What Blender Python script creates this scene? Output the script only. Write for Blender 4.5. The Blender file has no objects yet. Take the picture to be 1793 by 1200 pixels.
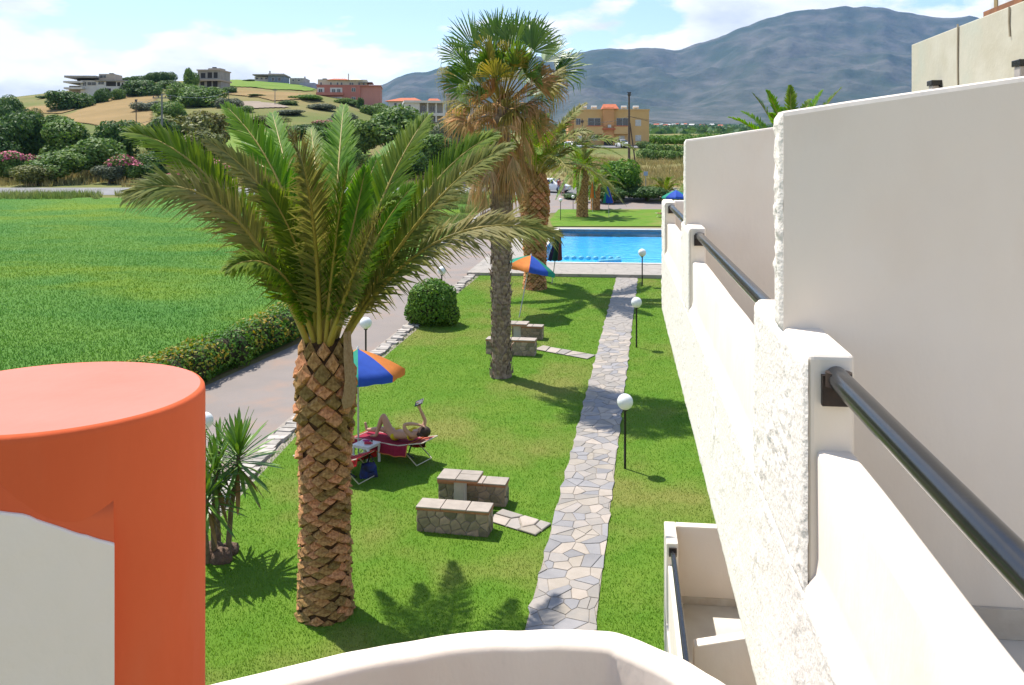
import bpy, math, random
import numpy as np
from mathutils import Vector, Matrix

# ------------------------------------------------------------------ camera, sky, sun, exposure
SC = bpy.context.scene
COL = SC.collection
F, CX, HY, CAMZ = 1600.0, 897.0, 277.0, 6.48      # focal length in photo pixels, principal column, horizon row, eye height
cam = bpy.data.cameras.new('camera'); cam_o = bpy.data.objects.new('camera', cam); COL.objects.link(cam_o)
cam.sensor_fit = 'HORIZONTAL'; cam.sensor_width = 36.0; cam.lens = 36.0 * F / 1793.0
cam.shift_y = -(600.0 - HY) / 1793.0; cam.clip_start = 0.05; cam.clip_end = 30000
cam_o.location = (0, 0, CAMZ); cam_o.rotation_euler = (math.radians(90), 0, 0)
SC.camera = cam_o

SUN_EL, SUN_AZ = math.radians(61), math.radians(-47)     # azimuth from +Y (straight ahead) towards +X
world = bpy.data.worlds.new('World'); SC.world = world; world.use_nodes = True
nt = world.node_tree; nt.nodes.clear()
def wn(t, **k):
    n = nt.nodes.new(t)
    for a, b in k.items(): setattr(n, a, b)
    return n
w_out = wn('ShaderNodeOutputWorld'); w_bg = wn('ShaderNodeBackground'); w_bg.inputs['Strength'].default_value = 0.135
w_sky = wn('ShaderNodeTexSky', sky_type='NISHITA', sun_disc=False)
w_sky.sun_elevation = SUN_EL; w_sky.sun_rotation = SUN_AZ; w_sky.air_density = 1.0; w_sky.dust_density = 0.6; w_sky.ozone_density = 1.6
def wmath(op, a, b=None, clamp=False):
    n = wn('ShaderNodeMath', operation=op, use_clamp=clamp)
    for i, v in enumerate((a, b)):
        if v is None: continue
        if isinstance(v, (int, float)): n.inputs[i].default_value = v
        else: nt.links.new(v, n.inputs[i])
    return n.outputs[0]
w_tc = wn('ShaderNodeTexCoord'); w_sep = wn('ShaderNodeSeparateXYZ'); nt.links.new(w_tc.outputs['Generated'], w_sep.inputs[0])
def cloud_noise(offset, scale, detail, zs=2.6):
    m = wn('ShaderNodeMapping'); m.inputs['Location'].default_value = offset; m.inputs['Scale'].default_value = (1, 1, zs)
    nt.links.new(w_tc.outputs['Generated'], m.inputs[0])
    n = wn('ShaderNodeTexNoise'); n.inputs['Scale'].default_value = scale; n.inputs['Detail'].default_value = detail; n.inputs['Roughness'].default_value = 0.56
    nt.links.new(m.outputs[0], n.inputs['Vector']); return n.outputs['Fac']
CO = (9.3, 1.2, 4.4)
c_fine = cloud_noise(CO, 7.0, 9); c_big = cloud_noise((CO[0] + 7.3, CO[1] + 2.2, 0.1), 2.2, 3)
c_up = cloud_noise((CO[0], CO[1], CO[2] + 0.045), 7.0, 5)
# more cloud low over the land, thinning with height
c_low = wmath('SUBTRACT', 0.37, wmath('MULTIPLY', w_sep.outputs['Z'], 1.55))
c_low = wmath('MAXIMUM', c_low, -0.04)
c_den = wmath('ADD', wmath('ADD', wmath('MULTIPLY', c_fine, 1.0), wmath('MULTIPLY', wmath('SUBTRACT', c_big, 0.5), 1.1)), c_low)
c_mask = wmath('MULTIPLY', wmath('SUBTRACT', c_den, 0.60), 12.0, clamp=True)
c_mask = wmath('MULTIPLY', c_mask, wmath('MULTIPLY', wmath('ADD', w_sep.outputs['Z'], 0.01), 60, clamp=True))
c_shade = wmath('MULTIPLY', wmath('SUBTRACT', c_up, 0.44), 4.0, clamp=True)
w_cc = wn('ShaderNodeMix', data_type='RGBA'); nt.links.new(c_shade, w_cc.inputs['Factor'])
w_cc.inputs['A'].default_value = (6.5, 6.45, 6.4, 1); w_cc.inputs['B'].default_value = (3.7, 3.85, 4.1, 1)
w_mix = wn('ShaderNodeMix', data_type='RGBA'); nt.links.new(wmath('MULTIPLY', c_mask, 0.93), w_mix.inputs['Factor'])
nt.links.new(w_sky.outputs[0], w_mix.inputs['A']); nt.links.new(w_cc.outputs['Result'], w_mix.inputs['B'])
nt.links.new(w_mix.outputs['Result'], w_bg.inputs['Color']); nt.links.new(w_bg.outputs[0], w_out.inputs['Surface'])

sl = bpy.data.lights.new('sun', 'SUN'); sl.energy = 4.4; sl.angle = math.radians(0.53); sl.color = (1.0, 0.955, 0.88)
so = bpy.data.objects.new('sun', sl); COL.objects.link(so)
sd = Vector((math.sin(SUN_AZ) * math.cos(SUN_EL), math.cos(SUN_AZ) * math.cos(SUN_EL), math.sin(SUN_EL)))
so.rotation_euler = sd.to_track_quat('Z', 'Y').to_euler(); so.location = (-30, 30, 60)
SC.view_settings.view_transform = 'Standard'; SC.view_settings.look = 'None'; SC.view_settings.exposure = 0.74; SC.view_settings.gamma = 1.0
SC.cycles.use_denoising = True; SC.cycles.max_bounces = 6; SC.cycles.transparent_max_bounces = 12
SC.cycles.volume_bounces = 0

# ------------------------------------------------------------------ helpers
random.seed(7); RNG = np.random.default_rng(11)

def hash3(i, j, k, s=0):
    n = (i * 374761393 + j * 668265263 + k * 2147483647 + s * 1274126177) & 0xFFFFFFFF
    n = ((n ^ (n >> 13)) * 1274126177) & 0xFFFFFFFF
    return ((n ^ (n >> 16)) & 0xFFFF) / 65535.0
def vnoise(x, y, z=0.0, s=0):
    x, y, z = np.broadcast_arrays(np.asarray(x, float), np.asarray(y, float), np.asarray(z, float))
    i, j, k = np.floor(x).astype(np.int64), np.floor(y).astype(np.int64), np.floor(z).astype(np.int64)
    u, v, w = x - i, y - j, z - k
    u, v, w = u * u * (3 - 2 * u), v * v * (3 - 2 * v), w * w * (3 - 2 * w)
    r = 0
    for a in (0, 1):
        for b in (0, 1):
            for c in (0, 1):
                r = r + hash3(i + a, j + b, k + c, s) * (u if a else 1 - u) * (v if b else 1 - v) * (w if c else 1 - w)
    return r
def fbm(x, y, z=0.0, o=4, s=0):
    r, a, f = 0, 0.5, 1.0
    for q in range(o):
        r = r + a * vnoise(np.asarray(x) * f, np.asarray(y) * f, np.asarray(z) * f, s + q); a *= 0.5; f *= 2.03
    return r

def mesh_arrays(name, V, Fa, smooth=False):
    V = np.asarray(V, np.float32).reshape(-1, 3); Fa = np.asarray(Fa, np.int32); n, k = Fa.shape
    me = bpy.data.meshes.new(name)
    me.vertices.add(len(V)); me.vertices.foreach_set('co', V.ravel())
    me.loops.add(n * k); me.loops.foreach_set('vertex_index', Fa.ravel())
    me.polygons.add(n); me.polygons.foreach_set('loop_start', np.arange(0, n * k, k, dtype=np.int32))
    if smooth: me.polygons.foreach_set('use_smooth', np.ones(n, bool))
    me.update(calc_edges=True); me.validate()
    return me
def obj(name, me, m=None, parent=None):
    o = bpy.data.objects.new(name, me); COL.objects.link(o)
    if m is not None and me is not None and len(me.materials) == 0: me.materials.append(m)
    if parent is not None: o.parent = parent
    return o
def tag(o, label=None, cat=None, group=None, kind=None):
    if label: o['label'] = label
    if cat: o['category'] = cat
    if group: o['group'] = group
    if kind: o['kind'] = kind
    return o
def thing(name, label, cat, loc=(0, 0, 0), rz=0.0, group=None):
    o = bpy.data.objects.new(name, None); COL.objects.link(o); o.empty_display_size = 0.2
    o.location = loc; o.rotation_euler = (0, 0, rz)
    return tag(o, label, cat, group)
def copy_tree(o, parent=None):
    c = o.copy(); COL.objects.link(c); c.parent = parent
    for ch in list(o.children): copy_tree(ch, c)
    return c

class MB:
    """collects faces; off is subtracted when building (world -> local of an unrotated root)"""
    def __init__(s): s.v = []; s.f = []; s.sm = []
    def add(s, vs, fs, smooth=False):
        b = len(s.v); s.v += [tuple(p) for p in vs]; s.f += [tuple(b + i for i in f) for f in fs]; s.sm += [smooth] * len(fs); return s
    def box(s, c, d, rz=0.0, taper=1.0, R=None):
        x, y, z = d[0] / 2, d[1] / 2, d[2] / 2; t = taper
        p = [(-x, -y, -z), (x, -y, -z), (x, y, -z), (-x, y, -z), (-x * t, -y * t, z), (x * t, -y * t, z), (x * t, y * t, z), (-x * t, y * t, z)]
        if R is None: R = Matrix.Rotation(rz, 3, 'Z')
        return s.add([tuple(R @ Vector(q) + Vector(c)) for q in p], [(0, 3, 2, 1), (4, 5, 6, 7), (0, 1, 5, 4), (1, 2, 6, 5), (2, 3, 7, 6), (3, 0, 4, 7)])
    def bx(s, x0, x1, y0, y1, z0, z1): return s.box(((x0 + x1) / 2, (y0 + y1) / 2, (z0 + z1) / 2), (abs(x1 - x0), abs(y1 - y0), abs(z1 - z0)))
    def tube(s, pts, rad, n=8, cap=True, smooth=True):
        pts = [Vector(p) for p in pts]; rad = [rad] * len(pts) if isinstance(rad, (int, float)) else rad
        vs = []; up = Vector((0, 0, 1)); prev = None
        for i, p in enumerate(pts):
            t = (pts[min(i + 1, len(pts) - 1)] - pts[max(i - 1, 0)]).normalized()
            if prev is None:
                a = up if abs(t.z) < 0.9 else Vector((1, 0, 0)); nrm = (a - t * a.dot(t)).normalized()
            else: nrm = (prev - t * prev.dot(t)).normalized()
            prev = nrm; bn = t.cross(nrm)
            for k in range(n):
                q = 2 * math.pi * k / n; vs.append(p + (nrm * math.cos(q) + bn * math.sin(q)) * rad[i])
        fs = [(i * n + k, i * n + (k + 1) % n, (i + 1) * n + (k + 1) % n, (i + 1) * n + k) for i in range(len(pts) - 1) for k in range(n)]
        s.add(vs, fs, smooth)
        if cap: s.add(vs[:n], [tuple(range(n - 1, -1, -1))]); s.add(vs[-n:], [tuple(range(n))])
        return s
    def lathe(s, prof, c=(0, 0, 0), n=16, smooth=True):
        vs = [(c[0] + r * math.cos(2 * math.pi * k / n), c[1] + r * math.sin(2 * math.pi * k / n), c[2] + z) for r, z in prof for k in range(n)]
        fs = [(i * n + k, i * n + (k + 1) % n, (i + 1) * n + (k + 1) % n, (i + 1) * n + k) for i in range(len(prof) - 1) for k in range(n)]
        s.add(vs, fs, smooth)
        if prof[0][0] > 1e-5: s.add(vs[:n], [tuple(range(n - 1, -1, -1))])
        if prof[-1][0] > 1e-5: s.add(vs[-n:], [tuple(range(n))])
        return s
    def sphere(s, c, r, nu=16, nv=10, sc=(1, 1, 1)):
        vs = [(c[0] + r * sc[0] * math.sin(math.pi * i / nv) * math.cos(2 * math.pi * k / nu), c[1] + r * sc[1] * math.sin(math.pi * i / nv) * math.sin(2 * math.pi * k / nu), c[2] + r * sc[2] * math.cos(math.pi * i / nv)) for i in range(nv + 1) for k in range(nu)]
        return s.add(vs, [(i * nu + k, (i + 1) * nu + k, (i + 1) * nu + (k + 1) % nu, i * nu + (k + 1) % nu) for i in range(nv) for k in range(nu)], True)
    def prism(s, poly, z0, z1):                                      # vertical prism over an xy polygon (counter-clockwise)
        n = len(poly)
        return s.add([(x, y, z0) for x, y in poly] + [(x, y, z1) for x, y in poly], [tuple(range(n - 1, -1, -1)), tuple(range(n, 2 * n))] + [(i, (i + 1) % n, n + (i + 1) % n, n + i) for i in range(n)])
    def mesh(s, name, off=(0, 0, 0)):
        me = bpy.data.meshes.new(name); o = Vector(off)
        me.from_pydata([tuple(Vector(p) - o) for p in s.v], [], s.f)
        me.polygons.foreach_set('use_smooth', np.array(s.sm, bool)); me.update(); return me
    def build(s, name, m, parent=None, off=(0, 0, 0), bevel=0.0, seg=2):
        o = obj(name, s.mesh(name, off), m, parent)
        if bevel:
            b = o.modifiers.new('bevel', 'BEVEL'); b.width = bevel; b.segments = seg; b.limit_method = 'ANGLE'; b.angle_limit = math.radians(40)
        return o

# ------------------------------------------------------------------ materials
MATS = {}
def mat(name, c1, c2=None, scale=4.0, rough=0.85, bump=0.0, bscale=40.0, spec=0.3, detail=5, metal=0.0, lo=0.35, hi=0.65, pos=False, stretch=(1, 1, 1), island=0.0, transl=0.0, objrand=0.0, bdist=0.02, c3=None, scale3=0.3):
    if name in MATS: return MATS[name]
    m = bpy.data.materials.new(name); m.use_nodes = True; t = m.node_tree; N, L = t.nodes, t.links
    p = N['Principled BSDF']; p.inputs['Roughness'].default_value = rough; p.inputs['Metallic'].default_value = metal; p.inputs['Specular IOR Level'].default_value = spec
    if pos: src = N.new('ShaderNodeNewGeometry').outputs['Position']
    else: src = N.new('ShaderNodeTexCoord').outputs['Object']
    mp = N.new('ShaderNodeMapping'); mp.inputs['Scale'].default_value = stretch; L.new(src, mp.inputs[0]); src = mp.outputs[0]
    def ramp(fac, a, b):
        r = N.new('ShaderNodeMapRange'); r.inputs['From Min'].default_value = a; r.inputs['From Max'].default_value = b; L.new(fac, r.inputs['Value']); return r.outputs[0]
    col = None
    if c2 is None: c2 = tuple(v * 0.82 for v in c1)
    nz = N.new('ShaderNodeTexNoise'); nz.inputs['Scale'].default_value = scale; nz.inputs['Detail'].default_value = detail; L.new(src, nz.inputs['Vector'])
    mx = N.new('ShaderNodeMix'); mx.data_type = 'RGBA'; L.new(ramp(nz.outputs['Fac'], lo, hi), mx.inputs['Factor'])
    mx.inputs['A'].default_value = (*c1, 1); mx.inputs['B'].default_value = (*c2, 1); col = mx.outputs['Result']
    if c3:
        n3 = N.new('ShaderNodeTexNoise'); n3.inputs['Scale'].default_value = scale3; n3.inputs['Detail'].default_value = 4; L.new(src, n3.inputs['Vector'])
        m3 = N.new('ShaderNodeMix'); m3.data_type = 'RGBA'; L.new(ramp(n3.outputs['Fac'], 0.5, 0.66), m3.inputs['Factor']); L.new(col, m3.inputs['A']); m3.inputs['B'].default_value = (*c3, 1); col = m3.outputs['Result']
    if island or objrand:
        if island: rv = N.new('ShaderNodeNewGeometry').outputs['Random Per Island']
        else: rv = N.new('ShaderNodeObjectInfo').outputs['Random']
        amt = island or objrand
        h = N.new('ShaderNodeHueSaturation'); L.new(col, h.inputs['Color'])
        mr = N.new('ShaderNodeMapRange'); mr.inputs['To Min'].default_value = 1 - amt; mr.inputs['To Max'].default_value = 1 + amt; L.new(rv, mr.inputs['Value']); L.new(mr.outputs[0], h.inputs['Value'])
        mh = N.new('ShaderNodeMapRange'); mh.inputs['To Min'].default_value = 0.5 + amt * 0.05; mh.inputs['To Max'].default_value = 0.5 - amt * 0.05; L.new(rv, mh.inputs['Value']); L.new(mh.outputs[0], h.inputs['Hue'])
        col = h.outputs['Color']
    L.new(col, p.inputs['Base Color'])
    if bump:
        bn = N.new('ShaderNodeTexNoise'); bn.inputs['Scale'].default_value = bscale; bn.inputs['Detail'].default_value = 5; L.new(src, bn.inputs['Vector'])
        b = N.new('ShaderNodeBump'); b.inputs['Strength'].default_value = bump; b.inputs['Distance'].default_value = bdist; L.new(bn.outputs['Fac'], b.inputs['Height']); L.new(b.outputs[0], p.inputs['Normal'])
    if transl:
        tr = N.new('ShaderNodeBsdfTranslucent'); hs = N.new('ShaderNodeHueSaturation'); hs.inputs['Value'].default_value = 1.35; hs.inputs['Saturation'].default_value = 1.1; L.new(col, hs.inputs['Color']); L.new(hs.outputs[0], tr.inputs['Color'])
        ms = N.new('ShaderNodeMixShader'); ms.inputs[0].default_value = transl; L.new(p.outputs[0], ms.inputs[1]); L.new(tr.outputs[0], ms.inputs[2]); L.new(ms.outputs[0], N['Material Output'].inputs['Surface'])
    MATS[name] = m; return m

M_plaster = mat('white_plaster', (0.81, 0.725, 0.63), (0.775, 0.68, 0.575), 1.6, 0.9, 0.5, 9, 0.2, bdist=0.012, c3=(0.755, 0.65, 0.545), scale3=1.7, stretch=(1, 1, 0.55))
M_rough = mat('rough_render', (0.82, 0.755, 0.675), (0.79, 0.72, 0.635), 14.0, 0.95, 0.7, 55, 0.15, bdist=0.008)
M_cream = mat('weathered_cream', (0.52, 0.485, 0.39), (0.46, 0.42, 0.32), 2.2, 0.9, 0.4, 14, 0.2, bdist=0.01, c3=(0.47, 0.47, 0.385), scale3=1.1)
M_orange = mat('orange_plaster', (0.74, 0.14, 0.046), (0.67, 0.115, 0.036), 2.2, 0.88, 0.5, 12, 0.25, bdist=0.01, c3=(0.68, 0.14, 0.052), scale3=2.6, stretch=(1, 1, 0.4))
M_pinktop = mat('sunlit_orange_plaster', (0.72, 0.205, 0.155), (0.68, 0.18, 0.13), 2.5, 0.88, 0.3, 26, 0.25, bdist=0.006)  # paler pink stands in for sun and sky glare on the pillar top
M_black = mat('black_paint', (0.010, 0.010, 0.012), (0.016, 0.015, 0.015), 8, 0.2, 0.1, 60, 0.5, bdist=0.002)
M_rust = mat('dark_bracket', (0.045, 0.028, 0.02), (0.02, 0.015, 0.013), 12, 0.6, 0.2, 50)
M_tile = mat('terrace_tile', (0.62, 0.58, 0.52), (0.55, 0.50, 0.44), 4, 0.5, 0.1, 30)
M_skirt = mat('skirting_stone', (0.58, 0.53, 0.46), (0.5, 0.44, 0.37), 9, 0.6, 0.1, 30)
M_globe = mat('opal_globe', (0.82, 0.82, 0.80), (0.79, 0.79, 0.77), 4, 0.3, 0, 10, 0.5)
M_lawn = mat('lawn_turf', (0.095, 0.20, 0.018), (0.135, 0.225, 0.026), 1.4, 0.9, 0.8, 60, 0.1, pos=True, c3=(0.20, 0.215, 0.05), scale3=0.32, bdist=0.03, lo=0.3, hi=0.7)
M_blade = mat('grass_blade', (0.095, 0.22, 0.02), (0.15, 0.265, 0.03), 0.9, 0.75, 0, 10, 0.2, pos=True, island=0.2, transl=0.3, c3=(0.22, 0.25, 0.055), scale3=0.32)
M_field = mat('field_grass', (0.07, 0.175, 0.032), (0.10, 0.20, 0.032), 0.24, 0.9, 0.8, 14, 0.1, pos=True, stretch=(0.5, 0.9, 1), c3=(0.14, 0.215, 0.02), scale3=0.17, bdist=0.08, lo=0.38, hi=0.6)
M_fblade = mat('field_blade', (0.072, 0.19, 0.034), (0.105, 0.22, 0.034), 0.24, 0.75, 0, 10, 0.2, pos=True, stretch=(0.5, 0.9, 1), island=0.2, transl=0.3, c3=(0.145, 0.225, 0.02), scale3=0.17, lo=0.38, hi=0.6)
M_terrain = mat('dry_hillside', (0.26, 0.195, 0.09), (0.15, 0.165, 0.055), 0.03, 0.95, 0.6, 0.9, 0.05, pos=True, c3=(0.105, 0.15, 0.04), scale3=0.017, bdist=0.4, detail=8)
M_drive = mat('driveway_paving', (0.255, 0.215, 0.19), (0.225, 0.195, 0.175), 0.7, 0.85, 0.3, 22, 0.2, pos=True, c3=(0.28, 0.21, 0.17), scale3=0.9)
M_road = mat('asphalt_road', (0.25, 0.245, 0.24), (0.20, 0.195, 0.19), 0.5, 0.9, 0.2, 10, 0.2, pos=True)
M_flag = mat('flagstone', (0.335, 0.295, 0.255), (0.285, 0.26, 0.235), 3.5, 0.8, 0.5, 14, 0.25, objrand=0.13, pos=True, bdist=0.01)
M_flagw = mat('flagstone_pale', (0.40, 0.345, 0.29), (0.345, 0.295, 0.24), 3.5, 0.8, 0.5, 14, 0.25, objrand=0.12, pos=True, bdist=0.01)
M_flagb = mat('flagstone_blue_grey', (0.285, 0.27, 0.265), (0.245, 0.235, 0.235), 3.5, 0.8, 0.5, 14, 0.25, objrand=0.12, pos=True, bdist=0.01)
M_mortar = mat('mortar', (0.35, 0.305, 0.26), (0.30, 0.26, 0.22), 12, 0.95, 0.5, 60, 0.1, pos=True)
M_kerb = mat('kerb_stone', (0.42, 0.38, 0.335), (0.33, 0.30, 0.265), 6, 0.9, 0.6, 30, 0.2, objrand=0.2, pos=True, bdist=0.01)
M_bstone = mat('bench_stone', (0.38, 0.29, 0.19), (0.24, 0.19, 0.145), 9, 0.9, 0.6, 30, 0.2, objrand=0.42, bdist=0.01)
M_slab = mat('bench_slab', (0.40, 0.34, 0.285), (0.33, 0.28, 0.235), 5, 0.75, 0.4, 20, 0.25, objrand=0.12, bdist=0.006)
M_slabedge = mat('slab_edge_clay', (0.42, 0.19, 0.09), (0.33, 0.15, 0.08), 8, 0.85, 0.3, 30)
M_frond = mat('palm_leaflet', (0.12, 0.215, 0.016), (0.185, 0.25, 0.026), 1.2, 0.6, 0, 10, 0.22, pos=True, island=0.32, transl=0.38)
M_frondy = mat('palm_leaflet_fresh', (0.11, 0.26, 0.014), (0.165, 0.295, 0.022), 1.2, 0.6, 0, 10, 0.22, pos=True, island=0.3, transl=0.42)
M_frondo = mat('palm_leaflet_olive', (0.15, 0.195, 0.03), (0.27, 0.235, 0.07), 1.0, 0.6, 0, 10, 0.25, pos=True, island=0.4, transl=0.22)
M_rachis = mat('palm_rachis', (0.30, 0.24, 0.035), (0.36, 0.26, 0.05), 3, 0.5, 0.1, 30, 0.4)
M_scale = mat('palm_leaf_base', (0.52, 0.295, 0.12), (0.26, 0.13, 0.048), 6, 0.9, 0.6, 60, 0.15, objrand=0.45, bdist=0.01)
M_trunkcore = mat('palm_trunk_fibre', (0.085, 0.045, 0.022), (0.05, 0.027, 0.014), 18, 0.95, 0.8, 60, 0.1, bdist=0.02)
M_wtrunk = mat('fan_palm_trunk', (0.34, 0.26, 0.19), (0.17, 0.12, 0.085), 12, 0.95, 0.7, 40, 0.1, bdist=0.02, objrand=0.25)
M_fibre = mat('palm_sheath_fibre', (0.36, 0.25, 0.14), (0.28, 0.18, 0.095), 25, 0.95, 0.5, 60, 0.1)
M_fan = mat('fan_leaf_green', (0.075, 0.165, 0.02), (0.135, 0.205, 0.032), 1.5, 0.42, 0, 10, 0.45, pos=True, island=0.3, transl=0.28)
M_fandry = mat('fan_leaf_dry', (0.50, 0.32, 0.125), (0.36, 0.20, 0.075), 1.6, 0.8, 0, 10, 0.15, pos=True, island=0.35, transl=0.25)
M_fandry2 = mat('fan_leaf_grey_dry', (0.52, 0.38, 0.20), (0.38, 0.25, 0.12), 1.6, 0.8, 0, 10, 0.15, pos=True, island=0.35, transl=0.25)
M_fanyel = mat('fan_leaf_yellowing', (0.32, 0.26, 0.045), (0.22, 0.20, 0.04), 1.6, 0.6, 0, 10, 0.25, pos=True, island=0.3, transl=0.28)
def leafm(n, a, b, isl=0.4, tr=0.25): return mat(n, a, b, 0.8, 0.6, 0, 10, 0.25, pos=True, island=isl, transl=tr)
M_leaf = [leafm('leaf_dark', (0.06, 0.125, 0.03), (0.09, 0.155, 0.036)), leafm('leaf_mid', (0.10, 0.185, 0.036), (0.14, 0.215, 0.046)), leafm('leaf_olive', (0.135, 0.165, 0.045), (0.18, 0.18, 0.05)), leafm('leaf_bright', (0.07, 0.18, 0.018), (0.125, 0.22, 0.025)), leafm('leaf_grey', (0.10, 0.125, 0.075), (0.13, 0.15, 0.09)), leafm('leaf_yellow', (0.19, 0.165, 0.04), (0.13, 0.145, 0.035))]
M_pinkflower = mat('pink_blossom', (0.55, 0.13, 0.20), (0.45, 0.10, 0.12), 2, 0.7, island=0.3, pos=True)
M_tipleaf = mat('young_orange_leaf', (0.36, 0.25, 0.03), (0.24, 0.26, 0.03), 2, 0.6, island=0.3, pos=True, transl=0.3)
M_bark = mat('bark', (0.13, 0.095, 0.065), (0.08, 0.06, 0.04), 8, 0.95, 0.6, 30)
M_dryg = mat('dry_grass', (0.40, 0.31, 0.14), (0.27, 0.25, 0.09), 0.2, 0.9, 0, 10, 0.1, pos=True, island=0.3, transl=0.2)
M_wildg = mat('wild_grass', (0.17, 0.24, 0.06), (0.30, 0.31, 0.12), 0.25, 0.9, 0, 10, 0.1, pos=True, island=0.3, transl=0.25)

# ------------------------------------------------------------------ terrain height and pixel -> ground
HYV = [-400, -40, 0, 18.8, 40, 44, 70, 84, 98, 120, 187, 300, 500, 1000, 3000, 5200, 12000]
HZV = [-3, -2.0, -0.94, 0, 1.22, 1.32, 1.42, 1.85, 2.7, 4.1, 9.2, 13.5, 19, 32, 112, 170, 200]
def smooth_table(xs, zs):
    return lambda y: np.interp(y, xs, zs)
base_h = smooth_table(HYV, HZV)
RT = [-1.2, -0.70, -0.56, -0.50, -0.45, -0.40, -0.34, -0.28, -0.23, -0.18, -0.12, -0.04, 0.1, 2]
RZ = [22, 26, 29, 31.5, 34, 35.5, 36, 36, 34.5, 31, 23.5, 17.5, 15.5, 15]
def H(x, y):
    x = np.asarray(x, float); y = np.asarray(y, float)
    b = base_h(y); t = x / np.maximum(y, 20.0)
    w = np.clip((y - 112) / (350.0 - 112), 0, 1); r = np.interp(t, RT, RZ)
    left = 3.6 + (r - 3.6) * (0.55 * w + 0.45 * w * w * (3 - 2 * w)) - np.clip(y - 380, 0, 260) * 0.02
    k = np.clip((0.06 - t) / 0.12, 0, 1) * np.clip((y - 108) / 14, 0, 1)
    left = np.where(y > 700, np.maximum(left * 0 + 12, b * 0.9), left)
    fade = np.clip((y - 480) / 500, 0, 1); left = left * (1 - fade) + b * fade
    h = b * (1 - k) + left * k
    rough = (fbm(x * 0.05, y * 0.05, 0, 3, 5) - 0.44) * np.clip((y - 105) / 60, 0, 1) * np.clip(y / 150, 0, 3)
    return h + rough
DD = np.concatenate([np.arange(6, 130, 0.05), np.geomspace(130, 6000, 2500)])
def ground(px, py):
    tx, tz = (px - CX) / F, -(py - HY) / F
    z = CAMZ + tz * DD; h = H(tx * DD, DD); i = np.argmax(z < h)
    if z[i] >= h[i]: i = len(DD) - 1
    d = DD[i]
    return Vector((tx * d, d, float(H(tx * d, d))))
def P(px, py, d): return Vector(((px - CX) / F * d, d, CAMZ - (py - HY) / F * d))
def G(x, y, dz=0.0): return Vector((x, y, float(H(x, y)) + dz))

# pool rectangle (level): corners from the photograph
POOLZ = 1.36
pool_nl = Vector((1.15, 44.4)); 
pool_dir = Vector((math.sin(math.radians(6.2)), math.cos(math.radians(6.2)))); pool_perp = Vector((pool_dir.y, -pool_dir.x))
POOL_L, POOL_W = 20.5, 13.5
def pool_xy(a, b): q = pool_nl + pool_dir * b + pool_perp * a; return (q.x, q.y)

# ground sheet
def ramp_coords(a, b, step, far, g):
    c = list(np.arange(a, b + 1e-6, step)); s = step
    while c[-1] < far[1]: s *= g; c.append(c[-1] + s)
    s = step; lo = []
    x = a
    while x > far[0]: s *= g; x -= s; lo.append(x)
    return np.array(lo[::-1] + c)
gx = ramp_coords(-60, 40, 1.0, (-6500, 6500), 1.07); gy = ramp_coords(-20, 135, 1.0, (-300, 6500), 1.035)
X, Y = np.meshgrid(gx, gy); Z = H(X, Y)
V = np.stack([X, Y, Z], -1).reshape(-1, 3); nx = len(gx)
ii, jj = np.meshgrid(np.arange(nx - 1), np.arange(len(gy) - 1)); a = (jj * nx + ii).ravel()
Fq = np.stack([a, a + 1, a + 1 + nx, a + nx], -1)
cxm, cym = V[Fq].mean(1)[:, 0], V[Fq].mean(1)[:, 1]
rel = np.stack([cxm - pool_nl.x, cym - pool_nl.y], -1); la = rel @ np.array(pool_perp); lb = rel @ np.array(pool_dir)
keep = ~((la > -1.0) & (la < POOL_W + 1.0) & (lb > -1.0) & (lb < POOL_L + 1.0))
tag(obj('ground', mesh_arrays('ground', V, Fq[keep], True), M_terrain), 'dry grass hillside and open land around the hotel', kind='structure')

# strips bounded by two curves x = l(y), x = r(y)
def strip(name, ys, lf, rf, dz, m, label, nx=14, kind='structure', parent=None, hf=None):
    ys = np.asarray(ys); L = np.array([lf(y) for y in ys]); R = np.array([rf(y) for y in ys]); t = np.linspace(0, 1, nx)
    X = L[:, None] + (R - L)[:, None] * t[None, :]; Yy = np.repeat(ys[:, None], nx, 1); Z = (H(X, Yy) if hf is None else hf(X, Yy)) + dz
    a = (np.arange(len(ys) - 1)[:, None] * nx + np.arange(nx - 1)[None, :]).ravel()
    me = mesh_arrays(name, np.stack([X, Yy, Z], -1).reshape(-1, 3), np.stack([a, a + 1, a + 1 + nx, a + nx], -1), True)
    return tag(obj(name, me, m, parent), label, kind=kind)
def curve_px(pts):
    w = sorted([ground(*p) for p in pts], key=lambda v: v.y); ys = [v.y for v in w]; xs = [v.x for v in w]
    def f(y):
        if y <= ys[0]: return xs[0] + (xs[1] - xs[0]) / (ys[1] - ys[0]) * (y - ys[0])
        if y >= ys[-1]: return xs[-1] + (xs[-1] - xs[-2]) / (ys[-1] - ys[-2]) * (y - ys[-1])
        return float(np.interp(y, ys, xs))
    return f
drive_r = curve_px([(440, 825), (514, 747), (590, 682), (665, 620), (726, 570), (785, 519), (830, 484), (868, 457), (957, 381)])
drive_l = curve_px([(366, 675), (450, 637), (528, 600), (620, 540), (711, 478), (800, 415), (850, 383), (908, 351)])
strip('driveway', np.arange(4, 98, 1.0), drive_l, lambda y: drive_r(y) + 0.05 if y < 79 else drive_r(79) + (y - 79) * 0.9, 0.02, M_drive, 'pinkish grey paved driveway curving past the lawn to the road', 12)
strip('field', np.arange(-10, 93.5, 1.0), lambda y: -120.0, lambda y: drive_l(max(y, 14)) - 0.25, 0.06, M_field, 'wide green grass field left of the driveway', 60)
strip('road', np.arange(96, 104.5, 0.5), lambda y: -150.0, lambda y: 70.0, 0.03, M_road, 'grey asphalt road crossing behind the field and gardens', 80)
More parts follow.
